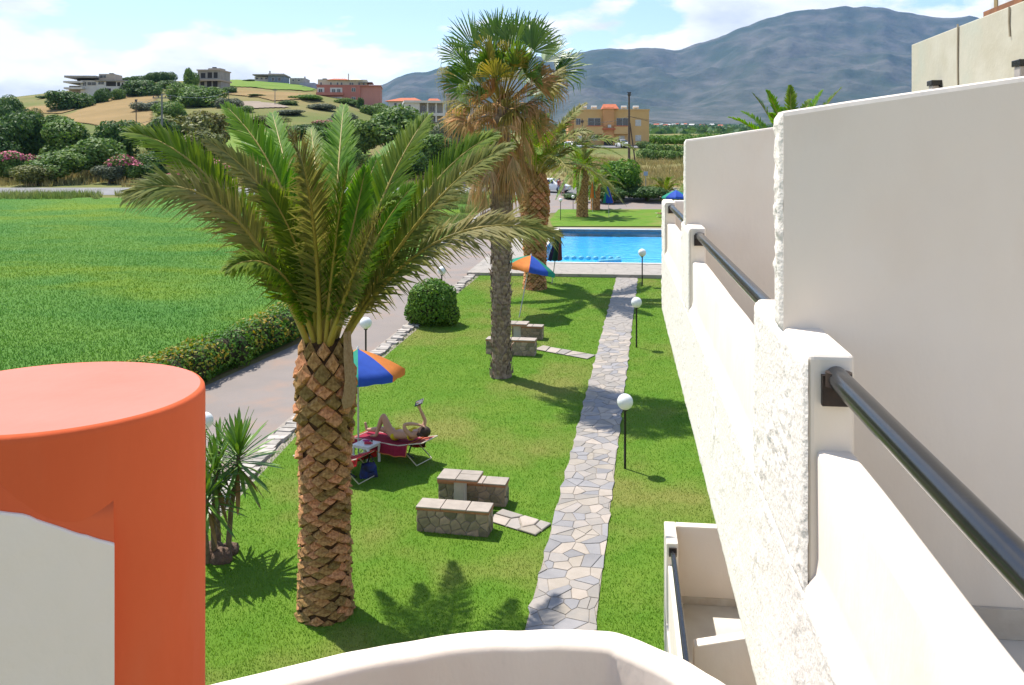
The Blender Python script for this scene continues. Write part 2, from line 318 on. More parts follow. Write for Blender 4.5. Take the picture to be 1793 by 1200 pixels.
strip('side_path', np.arange(82.6, 90, 0.6), lambda y: drive_r(79) + (y - 79) * 0.9 - 0.3, lambda y: 30.0, 0.035, M_drive, 'paved walk behind the far lawn beyond the pool', 20)
def bld_x(y): return 0.505 + 0.1225 * y
strip('lawn', np.arange(2, 40.6, 0.4), lambda y: drive_r(y) + 0.35, lambda y: bld_x(y) + 3.0 if y < 14 else 9.0, 0.07, M_lawn, 'mown green lawn with palms below the balconies', 40)
strip('far_lawn', np.arange(67.2, 82.4, 0.4), lambda y: max(drive_r(y) + 0.5, 3.0), lambda y: 24.0, 0.06, M_lawn, 'mown strip of lawn on the far side of the pool', 30)

# pool deck frame, basin and water
deck = MB()
DZ = POOLZ + 0.06
def rect_ring(a0, a1, b0, b1, i0, i1, j0, j1, z0, z1, mb):
    o = [pool_xy(a0, b0), pool_xy(a1, b0), pool_xy(a1, b1), pool_xy(a0, b1)]; n = [pool_xy(i0, j0), pool_xy(i1, j0), pool_xy(i1, j1), pool_xy(i0, j1)]
    vs = [(x, y, z1) for x, y in o] + [(x, y, z1) for x, y in n] + [(x, y, z0) for x, y in o] + [(x, y, z0) for x, y in n]
    fs = []
    for k in range(4):
        q = (k + 1) % 4; fs += [(k, q, 4 + q, 4 + k), (8 + k, 8 + q, q, k), (4 + k, 4 + q, 12 + q, 12 + k)]
    mb.add(vs, fs)
def deck_mat():
    m = mat('pool_deck_stone', (0.36, 0.32, 0.275), (0.31, 0.28, 0.24), 1.5, 0.8, 0.3, 12, 0.25, pos=True); t = m.node_tree; N, L = t.nodes, t.links
    v = N.new('ShaderNodeTexVoronoi'); v.feature = 'DISTANCE_TO_EDGE'; v.inputs['Scale'].default_value = 1.7
    g = N.new('ShaderNodeNewGeometry'); L.new(g.outputs['Position'], v.inputs['Vector'])
    r = N.new('ShaderNodeMapRange'); r.inputs['From Max'].default_value = 0.05; r.inputs['To Min'].default_value = 0.72; L.new(v.outputs['Distance'], r.inputs['Value'])
    p = N['Principled BSDF']; l = p.inputs['Base Color'].links[0].from_socket
    mm = N.new('ShaderNodeMix'); mm.data_type = 'RGBA'; mm.blend_type = 'MULTIPLY'; mm.inputs['Factor'].default_value = 1.0; L.new(l, mm.inputs['A']); L.new(r.outputs[0], mm.inputs['B']); L.new(mm.outputs['Result'], p.inputs['Base Color'])
    return m
rect_ring(-2.7, POOL_W + 6, -4.3, POOL_L + 2.2, 0, POOL_W, 0, POOL_L, POOLZ - 0.5, DZ, deck)
tag(deck.build('pool_deck', deck_mat()), 'pale stone paving around the swimming pool', kind='structure')
M_pool = mat('pool_paint', (0.03, 0.42, 0.82), (0.06, 0.50, 0.86), 0.35, 0.6, 0, 10, 0.3, pos=True)
basin = MB()
c4 = [pool_xy(0, 0), pool_xy(POOL_W, 0), pool_xy(POOL_W, POOL_L), pool_xy(0, POOL_L)]
basin.add([(x, y, DZ + 0.015) for x, y in c4] + [(x, y, POOLZ - 0.42) for x, y in c4], [(4, 5, 6, 7)] + [(k, 4 + k, 4 + (k + 1) % 4, (k + 1) % 4) for k in range(4)])
basin_o = tag(basin.build('pool_basin', M_pool), 'bright blue painted basin of the swimming pool', kind='structure')
cop = MB(); rect_ring(-0.34, POOL_W + 0.34, -0.34, POOL_L + 0.34, 0.0, POOL_W, 0.0, POOL_L, DZ, DZ + 0.035, cop); cop.build('coping', mat('coping', (0.62, 0.58, 0.52), None, 3, 0.8), basin_o)
wm = bpy.data.materials.new('pool_water'); wm.use_nodes = True; N, L = wm.node_tree.nodes, wm.node_tree.links; N.clear()
o_ = N.new('ShaderNodeOutputMaterial'); tr = N.new('ShaderNodeBsdfTransparent'); tr.inputs[0].default_value = (0.86, 0.98, 1.0, 1); gl = N.new('ShaderNodeBsdfGlossy'); gl.inputs['Roughness'].default_value = 0.04
fr = N.new('ShaderNodeFresnel'); fr.inputs['IOR'].default_value = 1.16; mxs = N.new('ShaderNodeMixShader'); gm = N.new('ShaderNodeNewGeometry')
nn = N.new('ShaderNodeTexNoise'); nn.inputs['Scale'].default_value = 1.6; nn.inputs['Detail'].default_value = 3; L.new(gm.outputs['Position'], nn.inputs['Vector'])
bb = N.new('ShaderNodeBump'); bb.inputs['Strength'].default_value = 0.55; bb.inputs['Distance'].default_value = 0.08; L.new(nn.outputs['Fac'], bb.inputs['Height']); L.new(bb.outputs[0], gl.inputs['Normal']); L.new(bb.outputs[0], fr.inputs['Normal'])
L.new(fr.outputs[0], mxs.inputs[0]); L.new(tr.outputs[0], mxs.inputs[1]); L.new(gl.outputs[0], mxs.inputs[2]); L.new(mxs.outputs[0], o_.inputs['Surface'])
wt = MB(); wt.add([(x, y, POOLZ - 0.10) for x, y in c4], [(0, 1, 2, 3)]); tag(wt.build('pool_water', wm), 'clear blue water in the swimming pool', kind='structure')

# mountains: ridges in polar form around the plain
RPX = [-600, 0, 300, 560, 650, 687, 712, 737, 765, 850, 930, 1010, 1040, 1090, 1150, 1190, 1240, 1280, 1330, 1380, 1430, 1480, 1540, 1590, 1640, 1700, 1793, 2200, 2800]
RPY = [262, 245, 225, 190, 160, 139, 131, 129, 122, 112, 102, 95, 88, 86, 86, 87, 72, 60, 42, 25, 16, 13, 12, 24, 34, 29, 60, 110, 170]
naz, nr = 520, 150
azp = np.linspace(-700, 2700, naz); rr = np.linspace(3900, 9000, nr)
A, R = np.meshgrid(azp, rr); T = (A - CX) / F
elev = (HY - np.interp(A, RPX, RPY) + (fbm(A / 38, 0 * A, 0, 4, 71) - 0.47) * 9) / F
u = (R - 3900) / (7200 - 3900)
prof = np.where(u < 1, np.clip(u, 0, 1) ** 1.55, np.clip(1 - (u - 1) * 0.9, 0, 1))
Xm, Ym = T * R, R
g1 = 1 - np.abs(fbm(Xm / 900, Ym / 900, 0, 5, 21) * 2.06 - 1); g2 = fbm(Xm / 260, Ym / 260, 0, 4, 31)
ridge = elev * 7200
Zm = 150 + (ridge - 140) * prof + ((g1 - 0.72) * 560 + (g2 - 0.47) * 240 + (1 - np.abs(fbm(Xm / 330, Ym / 330, 0, 4, 61) * 2.06 - 1) - 0.72) * 170) * np.clip(prof, 0, 1) * np.clip(1.04 - prof, 0.02, 1) * 1.25 * np.clip(ridge / 700, 0.1, 1)
Zm[0] = -60; Zm[-1] = -60
a = (np.arange(nr - 1)[:, None] * naz + np.arange(naz - 1)[None, :]).ravel()
M_mount = mat('mountain_scrub', (0.055, 0.068, 0.042), (0.125, 0.12, 0.095), 0.006, 0.95, 0.8, 0.03, 0.03, pos=True, c3=(0.05, 0.068, 0.04), scale3=0.0022, bdist=12, detail=9)
tag(obj('mountains', mesh_arrays('mountains', np.stack([Xm, Ym, Zm], -1).reshape(-1, 3), np.stack([a, a + 1, a + 1 + naz, a + naz], -1), True), M_mount), 'hazy blue grey mountain range behind the plain', kind='structure')

# fields on the far slopes, traced as outlines and laid on the terrain
def inside(poly, x, y):
    r = np.zeros(x.shape, bool); n = len(poly)
    for i in range(n):
        x0, y0 = poly[i]; x1, y1 = poly[(i + 1) % n]
        if y0 == y1: continue
        r ^= ((y0 > y) != (y1 > y)) & (x < (x1 - x0) * (y - y0) / (y1 - y0) + x0)
    return r
def field_patch(name, poly, m, label, dz=0.25, step=1.0):
    w = [ground(*p) for p in poly]; pl = [(v.x, v.y) for v in w]
    x0, x1 = min(p[0] for p in pl), max(p[0] for p in pl); y0, y1 = min(p[1] for p in pl), max(p[1] for p in pl)
    xs = np.arange(x0, x1, step); ys = np.arange(y0, y1, step)
    X, Yy = np.meshgrid(xs, ys); Z = H(X, Yy) + dz; n = len(xs)
    a = (np.arange(len(ys) - 1)[:, None] * n + np.arange(n - 1)[None, :]).ravel(); Fa = np.stack([a, a + 1, a + 1 + n, a + n], -1)
    V = np.stack([X, Yy, Z], -1).reshape(-1, 3); c = V[Fa].mean(1); Fa = Fa[inside(pl, c[:, 0], c[:, 1])]
    if len(Fa): tag(obj(name, mesh_arrays(name, V, Fa, True), m), label, kind='structure')
M_straw = mat('stubble', (0.30, 0.205, 0.095), (0.245, 0.175, 0.08), 0.12, 0.95, 0.4, 1.2, 0.05, pos=True, bdist=0.2)
M_green2 = mat('meadow', (0.13, 0.215, 0.04), (0.18, 0.24, 0.055), 0.1, 0.95, 0.4, 1.5, 0.05, pos=True, bdist=0.2)
M_soil = mat('ploughed_soil', (0.33, 0.26, 0.20), (0.27, 0.22, 0.17), 0.3, 0.95, 0.4, 1.0, 0.05, pos=True)
field_patch('stubble_field', [(112, 205), (190, 175), (222, 166), (276, 166), (268, 190), (262, 224), (180, 222), (120, 214)], M_straw, 'golden stubble field below the hillside house')
field_patch('stubble_field', [(0, 196), (60, 196), (110, 200), (165, 178), (110, 185), (60, 188)], M_straw, 'narrow straw coloured slope left of the stubble field')
field_patch('meadow', [(392, 142), (500, 147), (555, 158), (540, 162), (480, 158), (400, 152)], M_green2, 'green meadow strip below the blue grey house')
field_patch('stubble_field', [(390, 160), (550, 168), (560, 178), (480, 178), (390, 166)], M_straw, 'pale straw terrace below the green meadow strip')
field_patch('ploughed_field', [(380, 178), (480, 182), (510, 190), (440, 192), (378, 186)], M_soil, 'grey ploughed terrace on the hillside')
field_patch('meadow', [(385, 236), (440, 232), (640, 250), (650, 275), (400, 280)], M_green2, 'bright green paddock behind the near palm fronds')
field_patch('meadow', [(0, 206), (20, 204), (40, 208), (25, 218), (0, 220)], M_green2, 'small green plot on the slope at the far left')

# ------------------------------------------------------------------ Voronoi stones
def clip_poly(poly, n, d):
    out = []
    for i in range(len(poly)):
        a, b = poly[i], poly[(i + 1) % len(poly)]; da = a[0] * n[0] + a[1] * n[1] - d; db = b[0] * n[0] + b[1] * n[1] - d
        if da <= 0: out.append(a)
        if (da < 0 < db) or (db < 0 < da):
            t = da / (da - db); out.append((a[0] + (b[0] - a[0]) * t, a[1] + (b[1] - a[1]) * t))
    return out
def voronoi(w, h, size, rng, gap=0.012, aspect=1.0, jit=0.42):
    nxp, nyp = max(1, round(w / (size * aspect))), max(1, round(h / size)); pts = []
    for j in range(nyp):
        for i in range(nxp):
            off = 0.25 if j % 2 else -0.25
            pts.append(((i + 0.5 + off * 0.8 + rng.uniform(-jit, jit)) * w / nxp, (j + 0.5 + rng.uniform(-jit, jit)) * h / nyp))
    cells = []
    for i, p in enumerate(pts):
        poly = [(0, 0), (w, 0), (w, h), (0, h)]
        for j, q in enumerate(pts):
            if i == j: continue
            dx, dy = q[0] - p[0], q[1] - p[1]; l = math.hypot(dx, dy)
            if l > size * 4 * max(1, aspect) or l < 1e-6: continue
            n = (dx / l, dy / l); d = (p[0] + q[0]) / 2 * n[0] + (p[1] + q[1]) / 2 * n[1] - gap / 2
            poly = clip_poly(poly, n, d)
            if len(poly) < 3: break
        if len(poly) >= 3: cells.append(poly)
    return cells
def stone_mesh(poly, th, ch, fn):
    """prism with a chamfered top; fn maps (u, v, w) to the world"""
    c = (sum(p[0] for p in poly) / len(poly), sum(p[1] for p in poly) / len(poly)); n = len(poly)
    k = [(c[0] + (p[0] - c[0]) * (1 - ch), c[1] + (p[1] - c[1]) * (1 - ch)) for p in poly]
    o = fn(c[0], c[1], 0)
    vs = [fn(p[0], p[1], 0) - o for p in poly] + [fn(p[0], p[1], th * 0.65) - o for p in poly] + [fn(p[0], p[1], th) - o for p in k]
    fs = [tuple(range(2 * n, 3 * n))] + [(r * n + i, r * n + (i + 1) % n, (r + 1) * n + (i + 1) % n, (r + 1) * n + i) for r in (0, 1) for i in range(n)]
    mb = MB(); mb.add(vs, fs); return mb.mesh('stone'), o

# flagstone path between its two edges
pL = curve_px([(925, 1095), (1080, 489)]); pR = curve_px([(1044, 1100), (1117, 491)])
rng = random.Random(4)
strip('garden_path', np.arange(10.5, 40.4, 0.5), pL, pR, 0.085, M_mortar, 'crazy paved flagstone path running up to the pool', 4)
path_o = bpy.data.objects['garden_path']
PL0, PL1 = 10.7, 40.2; PWID = 1.0
cells = sorted(voronoi(PWID, PL1 - PL0, 0.265, rng, 0.012, 1.0, 0.62), key=lambda p: min(q[1] for q in p)); far_st = MB()
def path_fn(u, v, w): y = PL0 + v; x = pL(y) + (pR(y) - pL(y)) * (u / PWID) + (0.03 * math.sin(y * 7.3) + 0.02 * math.sin(y * 17.1)) * (abs(u / PWID - .5) * 2) ** 4; return G(x, y, 0.088 + w)
for q, poly in enumerate(cells):
    me, o = stone_mesh(poly, rng.uniform(0.005, 0.013), rng.uniform(0.03, 0.07), path_fn)
    if q < 300: st_ = obj('flagstone', me, rng.choice([M_flag, M_flag, M_flagw, M_flagb]), path_o); st_.location = o
    else: far_st.add([v.co + o for v in me.vertices], [tuple(p.vertices) for p in me.polygons])
tag(far_st.build('far_flagstones', M_flag, path_o), kind='stuff')
def side_slabs(name, p0, p1, wid, label):
    a, b = ground(*p0), ground(*p1); d = (b - a); d.z = 0; ln = d.length; d.normalize(); n = Vector((-d.y, d.x, 0))
    mb = MB(); q = [a - n * wid / 2, b - n * wid / 2, b + n * wid / 2, a + n * wid / 2]; mb.add([G(v.x, v.y, 0.083) for v in q], [(0, 1, 2, 3)])
    root = tag(mb.build(name, M_mortar), label, kind='structure')
    for poly in voronoi(ln, wid, 0.34, rng, 0.03, 1.15):
        def fn(u, v, w): r = a + d * u + n * (v - wid / 2); return G(r.x, r.y, 0.086 + w)
        me, o = stone_mesh(poly, rng.uniform(0.014, 0.028), 0.08, fn)
        s = obj('flagstone', me, rng.choice([M_flagw, M_flagw, M_flag]), root); s.location = o
side_slabs('branch_path', (866, 912), (952, 938), 0.52, 'short flagstone spur from the path to the near stone benches')
side_slabs('branch_path', (944, 614), (1036, 631), 0.5, 'short flagstone spur from the path to the farther stone benches')

# kerb stones along the lawn side of the driveway
kroot = strip('driveway_kerb', np.arange(12, 66, 0.5), lambda y: drive_r(y) - 0.28, lambda y: drive_r(y) + 0.36, 0.045, M_mortar, 'low kerb of pale rough stones along the driveway', 4)
kme = [None] * 5
for q in range(5):
    mb = MB(); mb.box((0, 0, 0), (0.30, 0.34, 0.12), 0, 0.86); kme[q] = mb.mesh('kerb_stone')
    for v in kme[q].vertices: v.co += Vector((random.uniform(-.03, .03), random.uniform(-.03, .03), random.uniform(-.015, .015)))
    kme[q].materials.append(M_kerb)
y = 14.0; k = 0
while y < 44:
    s = obj('kerb_stone', kme[k % 5], None, kroot); x = drive_r(y); dx = (drive_r(y + 0.2) - drive_r(y - 0.2)) / 0.4
    s.location = G(x + random.uniform(-.06, .08), y, 0.07); s.rotation_euler = (0, 0, -math.atan(dx) + random.uniform(-.12, .12)); s.scale = (random.uniform(1.0, 1.6), random.uniform(0.7, 1.1), random.uniform(0.55, 0.9)); y += 0.26; k += 1

# ------------------------------------------------------------------ grass as real blades
def blades(name, pts, h, w, m, label, lean=0.5):
    n = len(pts); ang = RNG.uniform(0, 2 * np.pi, n); hh = h * RNG.uniform(0.55, 1.25, n); la = RNG.uniform(0, 2 * np.pi, n); ll = lean * RNG.uniform(0.1, 1, n) * hh
    dx, dy = np.cos(ang) * w / 2, np.sin(ang) * w / 2
    V = np.zeros((n, 3, 3)); V[:, 0] = pts; V[:, 1] = pts; V[:, 2] = pts
    V[:, 0, 0] -= dx; V[:, 0, 1] -= dy; V[:, 1, 0] += dx; V[:, 1, 1] += dy; V[:, 2, 0] += np.cos(la) * ll; V[:, 2, 1] += np.sin(la) * ll; V[:, 2, 2] += hh
    return tag(obj(name, mesh_arrays(name, V.reshape(-1, 3), np.arange(n * 3).reshape(-1, 3)), m), label, 'grass', kind='stuff')
def scatter(n, lf, rf, y0, y1, dz, power=1.0, avoid=None):
    yy = y0 + (y1 - y0) * RNG.uniform(0, 1, n) ** power; L = np.interp(yy, np.arange(y0 - 1, y1 + 2), [lf(v) for v in np.arange(y0 - 1, y1 + 2)]); R = np.interp(yy, np.arange(y0 - 1, y1 + 2), [rf(v) for v in np.arange(y0 - 1, y1 + 2)])
    xx = L + (R - L) * RNG.uniform(0, 1, n); k = np.ones(n, bool)
    if avoid is not None: k = avoid(xx, yy)
    xx, yy = xx[k], yy[k]
    return np.stack([xx, yy, H(xx, yy) + dz], -1)
pyy = np.arange(8, 42, 0.5); pla = np.array([pL(v) for v in pyy]); pra = np.array([pR(v) for v in pyy])
def off_path(x, y): e = 0.035 + 0.04 * np.sin(y * 9) + 0.03 * np.sin(y * 3.1) ; return (x < np.interp(y, pyy, pla) + e) | (x > np.interp(y, pyy, pra) - e)
blades('lawn_grass', scatter(340000, lambda y: drive_r(y) + 0.22, lambda y: bld_x(y) + 1.8 if y < 14 else bld_x(y) + 3.2, 10.5, 40.3, 0.065, 1.35, off_path), 0.034, 0.014, M_blade, 'short green blades of the mown lawn')
blades('field_grass', scatter(300000, lambda y: max(-62, -0.64 * y - 3), lambda y: drive_l(y) - 0.5, 17, 92, 0.05, 1.5), 0.075, 0.03, M_fblade, 'thick green grass growing on the wide field', 0.7)
def wild(x, y): return fbm(x * 0.35, y * 0.35, 0, 3, 77) > 0.40
blades('wild_grass', scatter(26000, lambda y: drive_l(y) - 7.0, lambda y: drive_l(y) - 0.5, 56, 92, 0.05, 1.0, wild), 0.6, 0.07, M_wildg, 'tall pale wild grass beside the top of the driveway', 0.6)
blades('verge_grass', scatter(60000, lambda y: -75.0, lambda y: 45.0, 105, 150, 0.0, 1.0, wild), 0.8, 0.12, M_dryg, 'dry straw coloured grass behind the road', 0.6)
blades('verge_grass', scatter(16000, lambda y: -75.0, lambda y: drive_l(91) - 1.5, 91.5, 95.5, 0.0, 1.0, wild), 0.7, 0.10, M_wildg, 'rough grass verge between the field and the road', 0.6)

# ------------------------------------------------------------------ trees and shrubs built of leaf-sized faces
def leaf_cloud(n, lumps, size, rng, aspect=0.55, shell=0.4, flat=0.0):
    c = np.array([l[0] for l in lumps]); r = np.array([l[1] for l in lumps]); wgt = (r[:, 0] * r[:, 2]); wgt = wgt / wgt.sum()
    k = rng.choice(len(lumps), n, p=wgt); d = rng.normal(size=(n, 3)); d /= np.linalg.norm(d, axis=1)[:, None]
    rad = 1.04 - shell * rng.uniform(0, 1, n) ** 1.8; p = c[k] + d * r[k] * rad[:, None]
    nrm = d + rng.normal(size=(n, 3)) * 0.55; nrm[:, 2] += 0.25 + flat; nrm /= np.linalg.norm(nrm, axis=1)[:, None]
    t = np.cross(nrm, rng.normal(size=(n, 3))); t /= np.linalg.norm(t, axis=1)[:, None]; b = np.cross(nrm, t)
    s = size * rng.uniform(0.6, 1.35, n)[:, None]; t = t * s * 0.5; b = b * s * 0.5 * aspect
    V = np.stack([p - t, p + b * 1.0, p + t, p - b * 1.0], 1)
    return V.reshape(-1, 3), np.arange(n * 4).reshape(-1, 4)
def make_lumps(rng, n, rx, rz, zc, lr):
    out = []
    for i in range(n):
        d = rng.normal(size=3); d /= np.linalg.norm(d); q = rng.uniform(0.35, 0.85)
        s = lr * rng.uniform(0.65, 1.25); out.append((np.array([d[0] * rx * q, d[1] * rx * q, zc + d[2] * rz * q]), np.array([s, s, s * 0.8])))
    return out
PROTO = {}
def tree_proto(kind, seed):
    key = (kind, seed)
    if key in PROTO: return PROTO[key]
    rng = np.random.default_rng(seed * 31 + hash(kind) % 7 if False else seed * 31 + len(kind))
    if kind == 'bush': L = make_lumps(rng, 11, 0.50, 0.36, 0.48, 0.30); n, s = 5200, 0.085
    elif kind == 'tall': L = make_lumps(rng, 12, 0.28, 0.42, 0.56, 0.19); n, s = 4600, 0.07
    elif kind == 'feather': L = make_lumps(rng, 16, 0.44, 0.40, 0.54, 0.22); n, s = 6000, 0.075
    else: L = make_lumps(rng, 14, 0.46, 0.36, 0.56, 0.24); n, s = 6000, 0.075
    V, Fa = leaf_cloud(n, L, s, rng, 0.5); V[:, 2] = np.maximum(V[:, 2], 0.01)
    cm = mesh_arrays('crown', V, Fa)
    t = MB(); t.tube([(0, 0, -0.1), (0.01, 0, 0.2), (0.0, 0.02, 0.5)], [0.045, 0.03, 0.015], 6)
    for l in L[:6]: t.tube([(0.005, 0.005, 0.18), tuple((l[0] + np.array([0, 0, 0.3])) * 0.5), tuple(l[0])], [0.022, 0.014, 0.006], 5)
    tm = t.mesh('trunk'); tm.materials.append(M_bark)
    fl = None
    PROTO[key] = (cm, tm, L); return PROTO[key]
CROWNS = {}
def tree(name, label, base, w, h, kind, seed, lm, rz=None, group=None, flowers=None, cat='tree'):
    cm, tm, L = tree_proto(kind, seed); key = (kind, seed, lm)
    if key not in CROWNS: m2 = cm.copy(); m2.materials.append(M_leaf[lm]); CROWNS[key] = m2
    root = thing(name, label, cat, base, rz if rz is not None else (seed * 1.3 + base[0]) % 6.28, group); root.scale = (w, w, h)
    obj('trunk', tm, None, root); obj('crown', CROWNS[key], None, root)
    if flowers:
        V, Fa = leaf_cloud(flowers[0], [(l[0], l[1] * 1.06) for l in L], 0.075, np.random.default_rng(seed + 5), 0.9, 0.08); k = V.reshape(-1, 4, 3).mean(1)[:, 2] > flowers[1]
        obj('blossom', mesh_arrays('blossom', V, Fa[k]), M_pinkflower, root)
    return root
def tree_px(name, label, px, py_top, wpx, d, kind, seed, lm, **k):
    x = (px - CX) / F * d; b = G(x, d); top = CAMZ - (py_top - HY) / F * d
    hh = max(top - b.z, 0.5)
    if d > 200: b.z -= 0.3 * hh; hh *= 1.3
    return tree(name, label, b, wpx / F * d * 1.12, hh, kind, seed, lm, **k)
BELT = 'trees and shrubs behind the road'
HILL = 'trees on the hillside'
for a in [
    ('broadleaf_tree', 'dark feathery tree at the left edge behind the road', 48, 184, 92, 128, 'feather', 1, 0, BELT),
    ('broadleaf_tree', 'dark green tree cut by the left edge behind the road', -8, 212, 90, 122, 'feather', 2, 0, BELT),
    ('broadleaf_tree', 'green tree right of the dark feathery tree behind the road', 128, 207, 100, 126, 'tree', 3, 1, BELT),
    ('broadleaf_tree', 'dark tree in front of the stubble field', 208, 205, 92, 124, 'feather', 4, 0, BELT),
    ('shrub', 'rounded mid green shrub below the dark tree by the stubble field', 172, 232, 90, 117, 'bush', 5, 1, BELT),
    ('shrub', 'light green shrub beside the road near the left edge', 98, 264, 84, 110, 'bush', 6, 1, BELT),
    ('shrub', 'low pale shrub between the road and light green shrub', 62, 285, 60, 107, 'bush', 7, 2, BELT),
    ('shrub', 'small grey green shrub beside the left utility pole', 192, 282, 50, 109, 'bush', 1, 4, BELT),
    ('shrub', 'dark shrub right of the left utility pole', 262, 262, 60, 112, 'bush', 3, 0, BELT),
    ('broadleaf_tree', 'yellowish tree right of the left utility pole', 318, 186, 100, 138, 'tree', 2, 2, BELT),
    ('broadleaf_tree', 'golden green tree behind the arching left palm frond', 362, 196, 70, 142, 'tree', 6, 5, BELT),
    ('broadleaf_tree', 'olive tree below the golden green tree', 350, 226, 90, 124, 'feather', 5, 2, BELT),
    ('broadleaf_tree', 'dark leafy tree behind the left pole top', 288, 200, 70, 134, 'feather', 3, 0, BELT),
    ('broadleaf_tree', 'big rounded grey green tree right of the upright palm frond', 690, 184, 110, 150, 'tree', 4, 1, BELT),
    ('broadleaf_tree', 'dark rounded tree left of the fan palm skirt', 752, 226, 84, 122, 'tree', 1, 1, BELT),
    ('shrub', 'mid green shrub below the dark rounded tree', 705, 252, 80, 116, 'bush', 2, 0, BELT),
    ('broadleaf_tree', 'shaded tree between the palm fronds left of centre', 640, 206, 70, 150, 'feather', 6, 1, BELT),
    ('shrub', 'grey shrub in front of the pale villa', 782, 212, 40, 165, 'bush', 3, 4, BELT),
    ('shrub', 'low dark shrub right of the pale villa', 806, 213, 44, 175, 'bush', 5, 0, BELT),
    ('shrub', 'bushy green shrub left of the near big palm crown', 610, 250, 60, 130, 'bush', 4, 1, BELT),
    ('broadleaf_tree', 'glossy bright tree with rounded crown beside the pool road', 1092, 279, 62, 92, 'bush', 6, 3, None),
    ('shrub', 'dark shrub at the foot of the glossy tree', 1062, 318, 60, 89, 'bush', 2, 0, None),
    ('shrub', 'dark shrub between the glossy tree and open striped umbrella', 1132, 322, 70, 90, 'bush', 5, 0, None),
    ('shrub', 'low green shrub behind the black railing', 1008, 338, 34, 92, 'bush', 3, 0, None),
    ('broadleaf_tree', 'wide dark tree on the slope left of hillside house', 118, 152, 62, 245, 'bush', 1, 0, HILL),
    ('broadleaf_tree', 'dark tree at the far left on the slope', 26, 162, 42, 230, 'bush', 3, 0, HILL),
    ('broadleaf_tree', 'wide tree between the two hillside houses', 248, 134, 60, 262, 'bush', 4, 0, HILL),
    ('broadleaf_tree', 'tall open crowned tree beside the tower house', 334, 106, 36, 262, 'tall', 2, 1, HILL),
    ('broadleaf_tree', 'green tree at the foot of the tall open crowned tree', 322, 140, 52, 245, 'bush', 5, 1, HILL),
    ('broadleaf_tree', 'large rounded tree below the tower house', 350, 150, 72, 232, 'bush', 6, 1, HILL),
    ('shrub', 'grey shrub by the track below the hillside house', 262, 172, 44, 222, 'bush', 2, 4, HILL),
    ('shrub', 'small round shrub left of the blue grey house', 437, 138, 18, 320, 'bush', 1, 0, HILL),
    ('shrub', 'dark shrub row under the tower house', 292, 138, 40, 285, 'bush', 4, 0, HILL),
    ('broadleaf_tree', 'green tree left of the pink apartment block', 538, 164, 50, 255, 'bush', 3, 3, HILL),
    ('shrub', 'grey green shrub below the pink apartment block', 562, 180, 46, 235, 'bush', 5, 4, HILL),
    ('conifer_tree', 'small dark conifer in front of the pink apartment block', 632, 166, 16, 250, 'tall', 5, 0, HILL),
    ('broadleaf_tree', 'green tree right of the small conifer', 655, 174, 36, 250, 'bush', 2, 1, HILL),
    ('broadleaf_tree', 'green tree at the left corner of the pink block', 612, 172, 36, 262, 'bush', 6, 1, HILL),
    ('shrub', 'grey shrub beside the meadow below the pink block', 512, 190, 46, 215, 'bush', 1, 4, HILL),
    ('broadleaf_tree', 'dark tree under the left corner of the hillside house', 178, 146, 22, 250, 'bush', 2, 0, HILL),
    ('shrub', 'small shrub in front of the hillside house', 208, 152, 22, 255, 'bush', 5, 1, HILL),
    ('shrub', 'hedge shrub left of the yellow house door', 1136, 246, 30, 172, 'bush', 3, 0, None),
]:
    tree_px(*a[:9], **({'group': a[9]} if a[9] else {}), cat='shrub' if a[0] == 'shrub' else 'tree')
rh = random.Random(12)
for lab, px, pt, w, d, lm in [('low shrub at the left foot of the stubble field', 92, 196, 40, 190, 1), ('scrubby shrub above the far left green plot', 60, 186, 34, 205, 2), ('green shrub behind the grey crossarm pole', 300, 178, 50, 205, 1), ('shrub right of the large rounded hillside tree', 400, 168, 34, 226, 4), ('shrub on the straw terrace', 452, 166, 26, 255, 0), ('dark shrub at the right end of the ploughed terrace', 500, 176, 36, 240, 0), ('round shrub under the meadow strip', 425, 182, 30, 215, 1), ('broad shrub above the bright green paddock', 460, 200, 60, 190, 2), ('grey shrub left of the bright green paddock', 408, 204, 44, 185, 4), ('green shrub between pink block and red roofed house', 672, 182, 34, 230, 1), ('leafy shrub below the red roofed house', 700, 192, 44, 200, 3), ('shrub left of the tan house', 776, 206, 34, 180, 1), ('low shrub at the right of the paddock', 590, 226, 60, 165, 1), ('tall shrub behind the near upright fronds', 530, 214, 60, 170, 0), ('pale shrub on the slope above the oleander', 598, 196, 40, 200, 4), ('dark shrub at the far left skyline', 6, 168, 30, 260, 0), ('skyline shrub left of the hillside house', 80, 166, 26, 290, 0), ('shrub beside the tower house basement', 402, 150, 24, 270, 0)]:
    tree_px('shrub', lab, px, pt, w, d, 'bush', rh.randint(1, 6), lm, group=HILL, cat='shrub')
for i, (px, pt) in enumerate([(222, 132), (240, 128), (258, 126), (276, 123), (292, 122)]):
    tree_px('ridge_tree', ['leftmost dark tree of the row along the hill ridge', 'second ridge row tree from the left', 'middle tree of the five along the hill ridge', 'fourth ridge row tree from the left', 'rightmost and highest tree of the hill ridge row'][i], px, pt, 24, 335, 'bush', 1 + i, 0, group='row of trees on the ridge')
for a in [('pink flowering oleander at the left edge by the road', 20, 258, 60, 112, 4), ('pink oleander between the left edge trees', 66, 262, 44, 114, 2), ('pink oleander left of the left utility pole', 222, 272, 50, 110, 6), ('large pink oleander behind the arching left palm frond', 372, 276, 80, 108, 3), ('low pink oleander right of the left utility pole', 310, 300, 46, 106, 1), ('pink oleander behind the upright central palm frond', 566, 208, 30, 190, 5)]:
    tree_px('oleander_bush', a[0], a[1], a[2], a[3], a[4], 'bush', a[5], 1, group='oleanders behind the road', flowers=(1500, 0.62), cat='shrub')

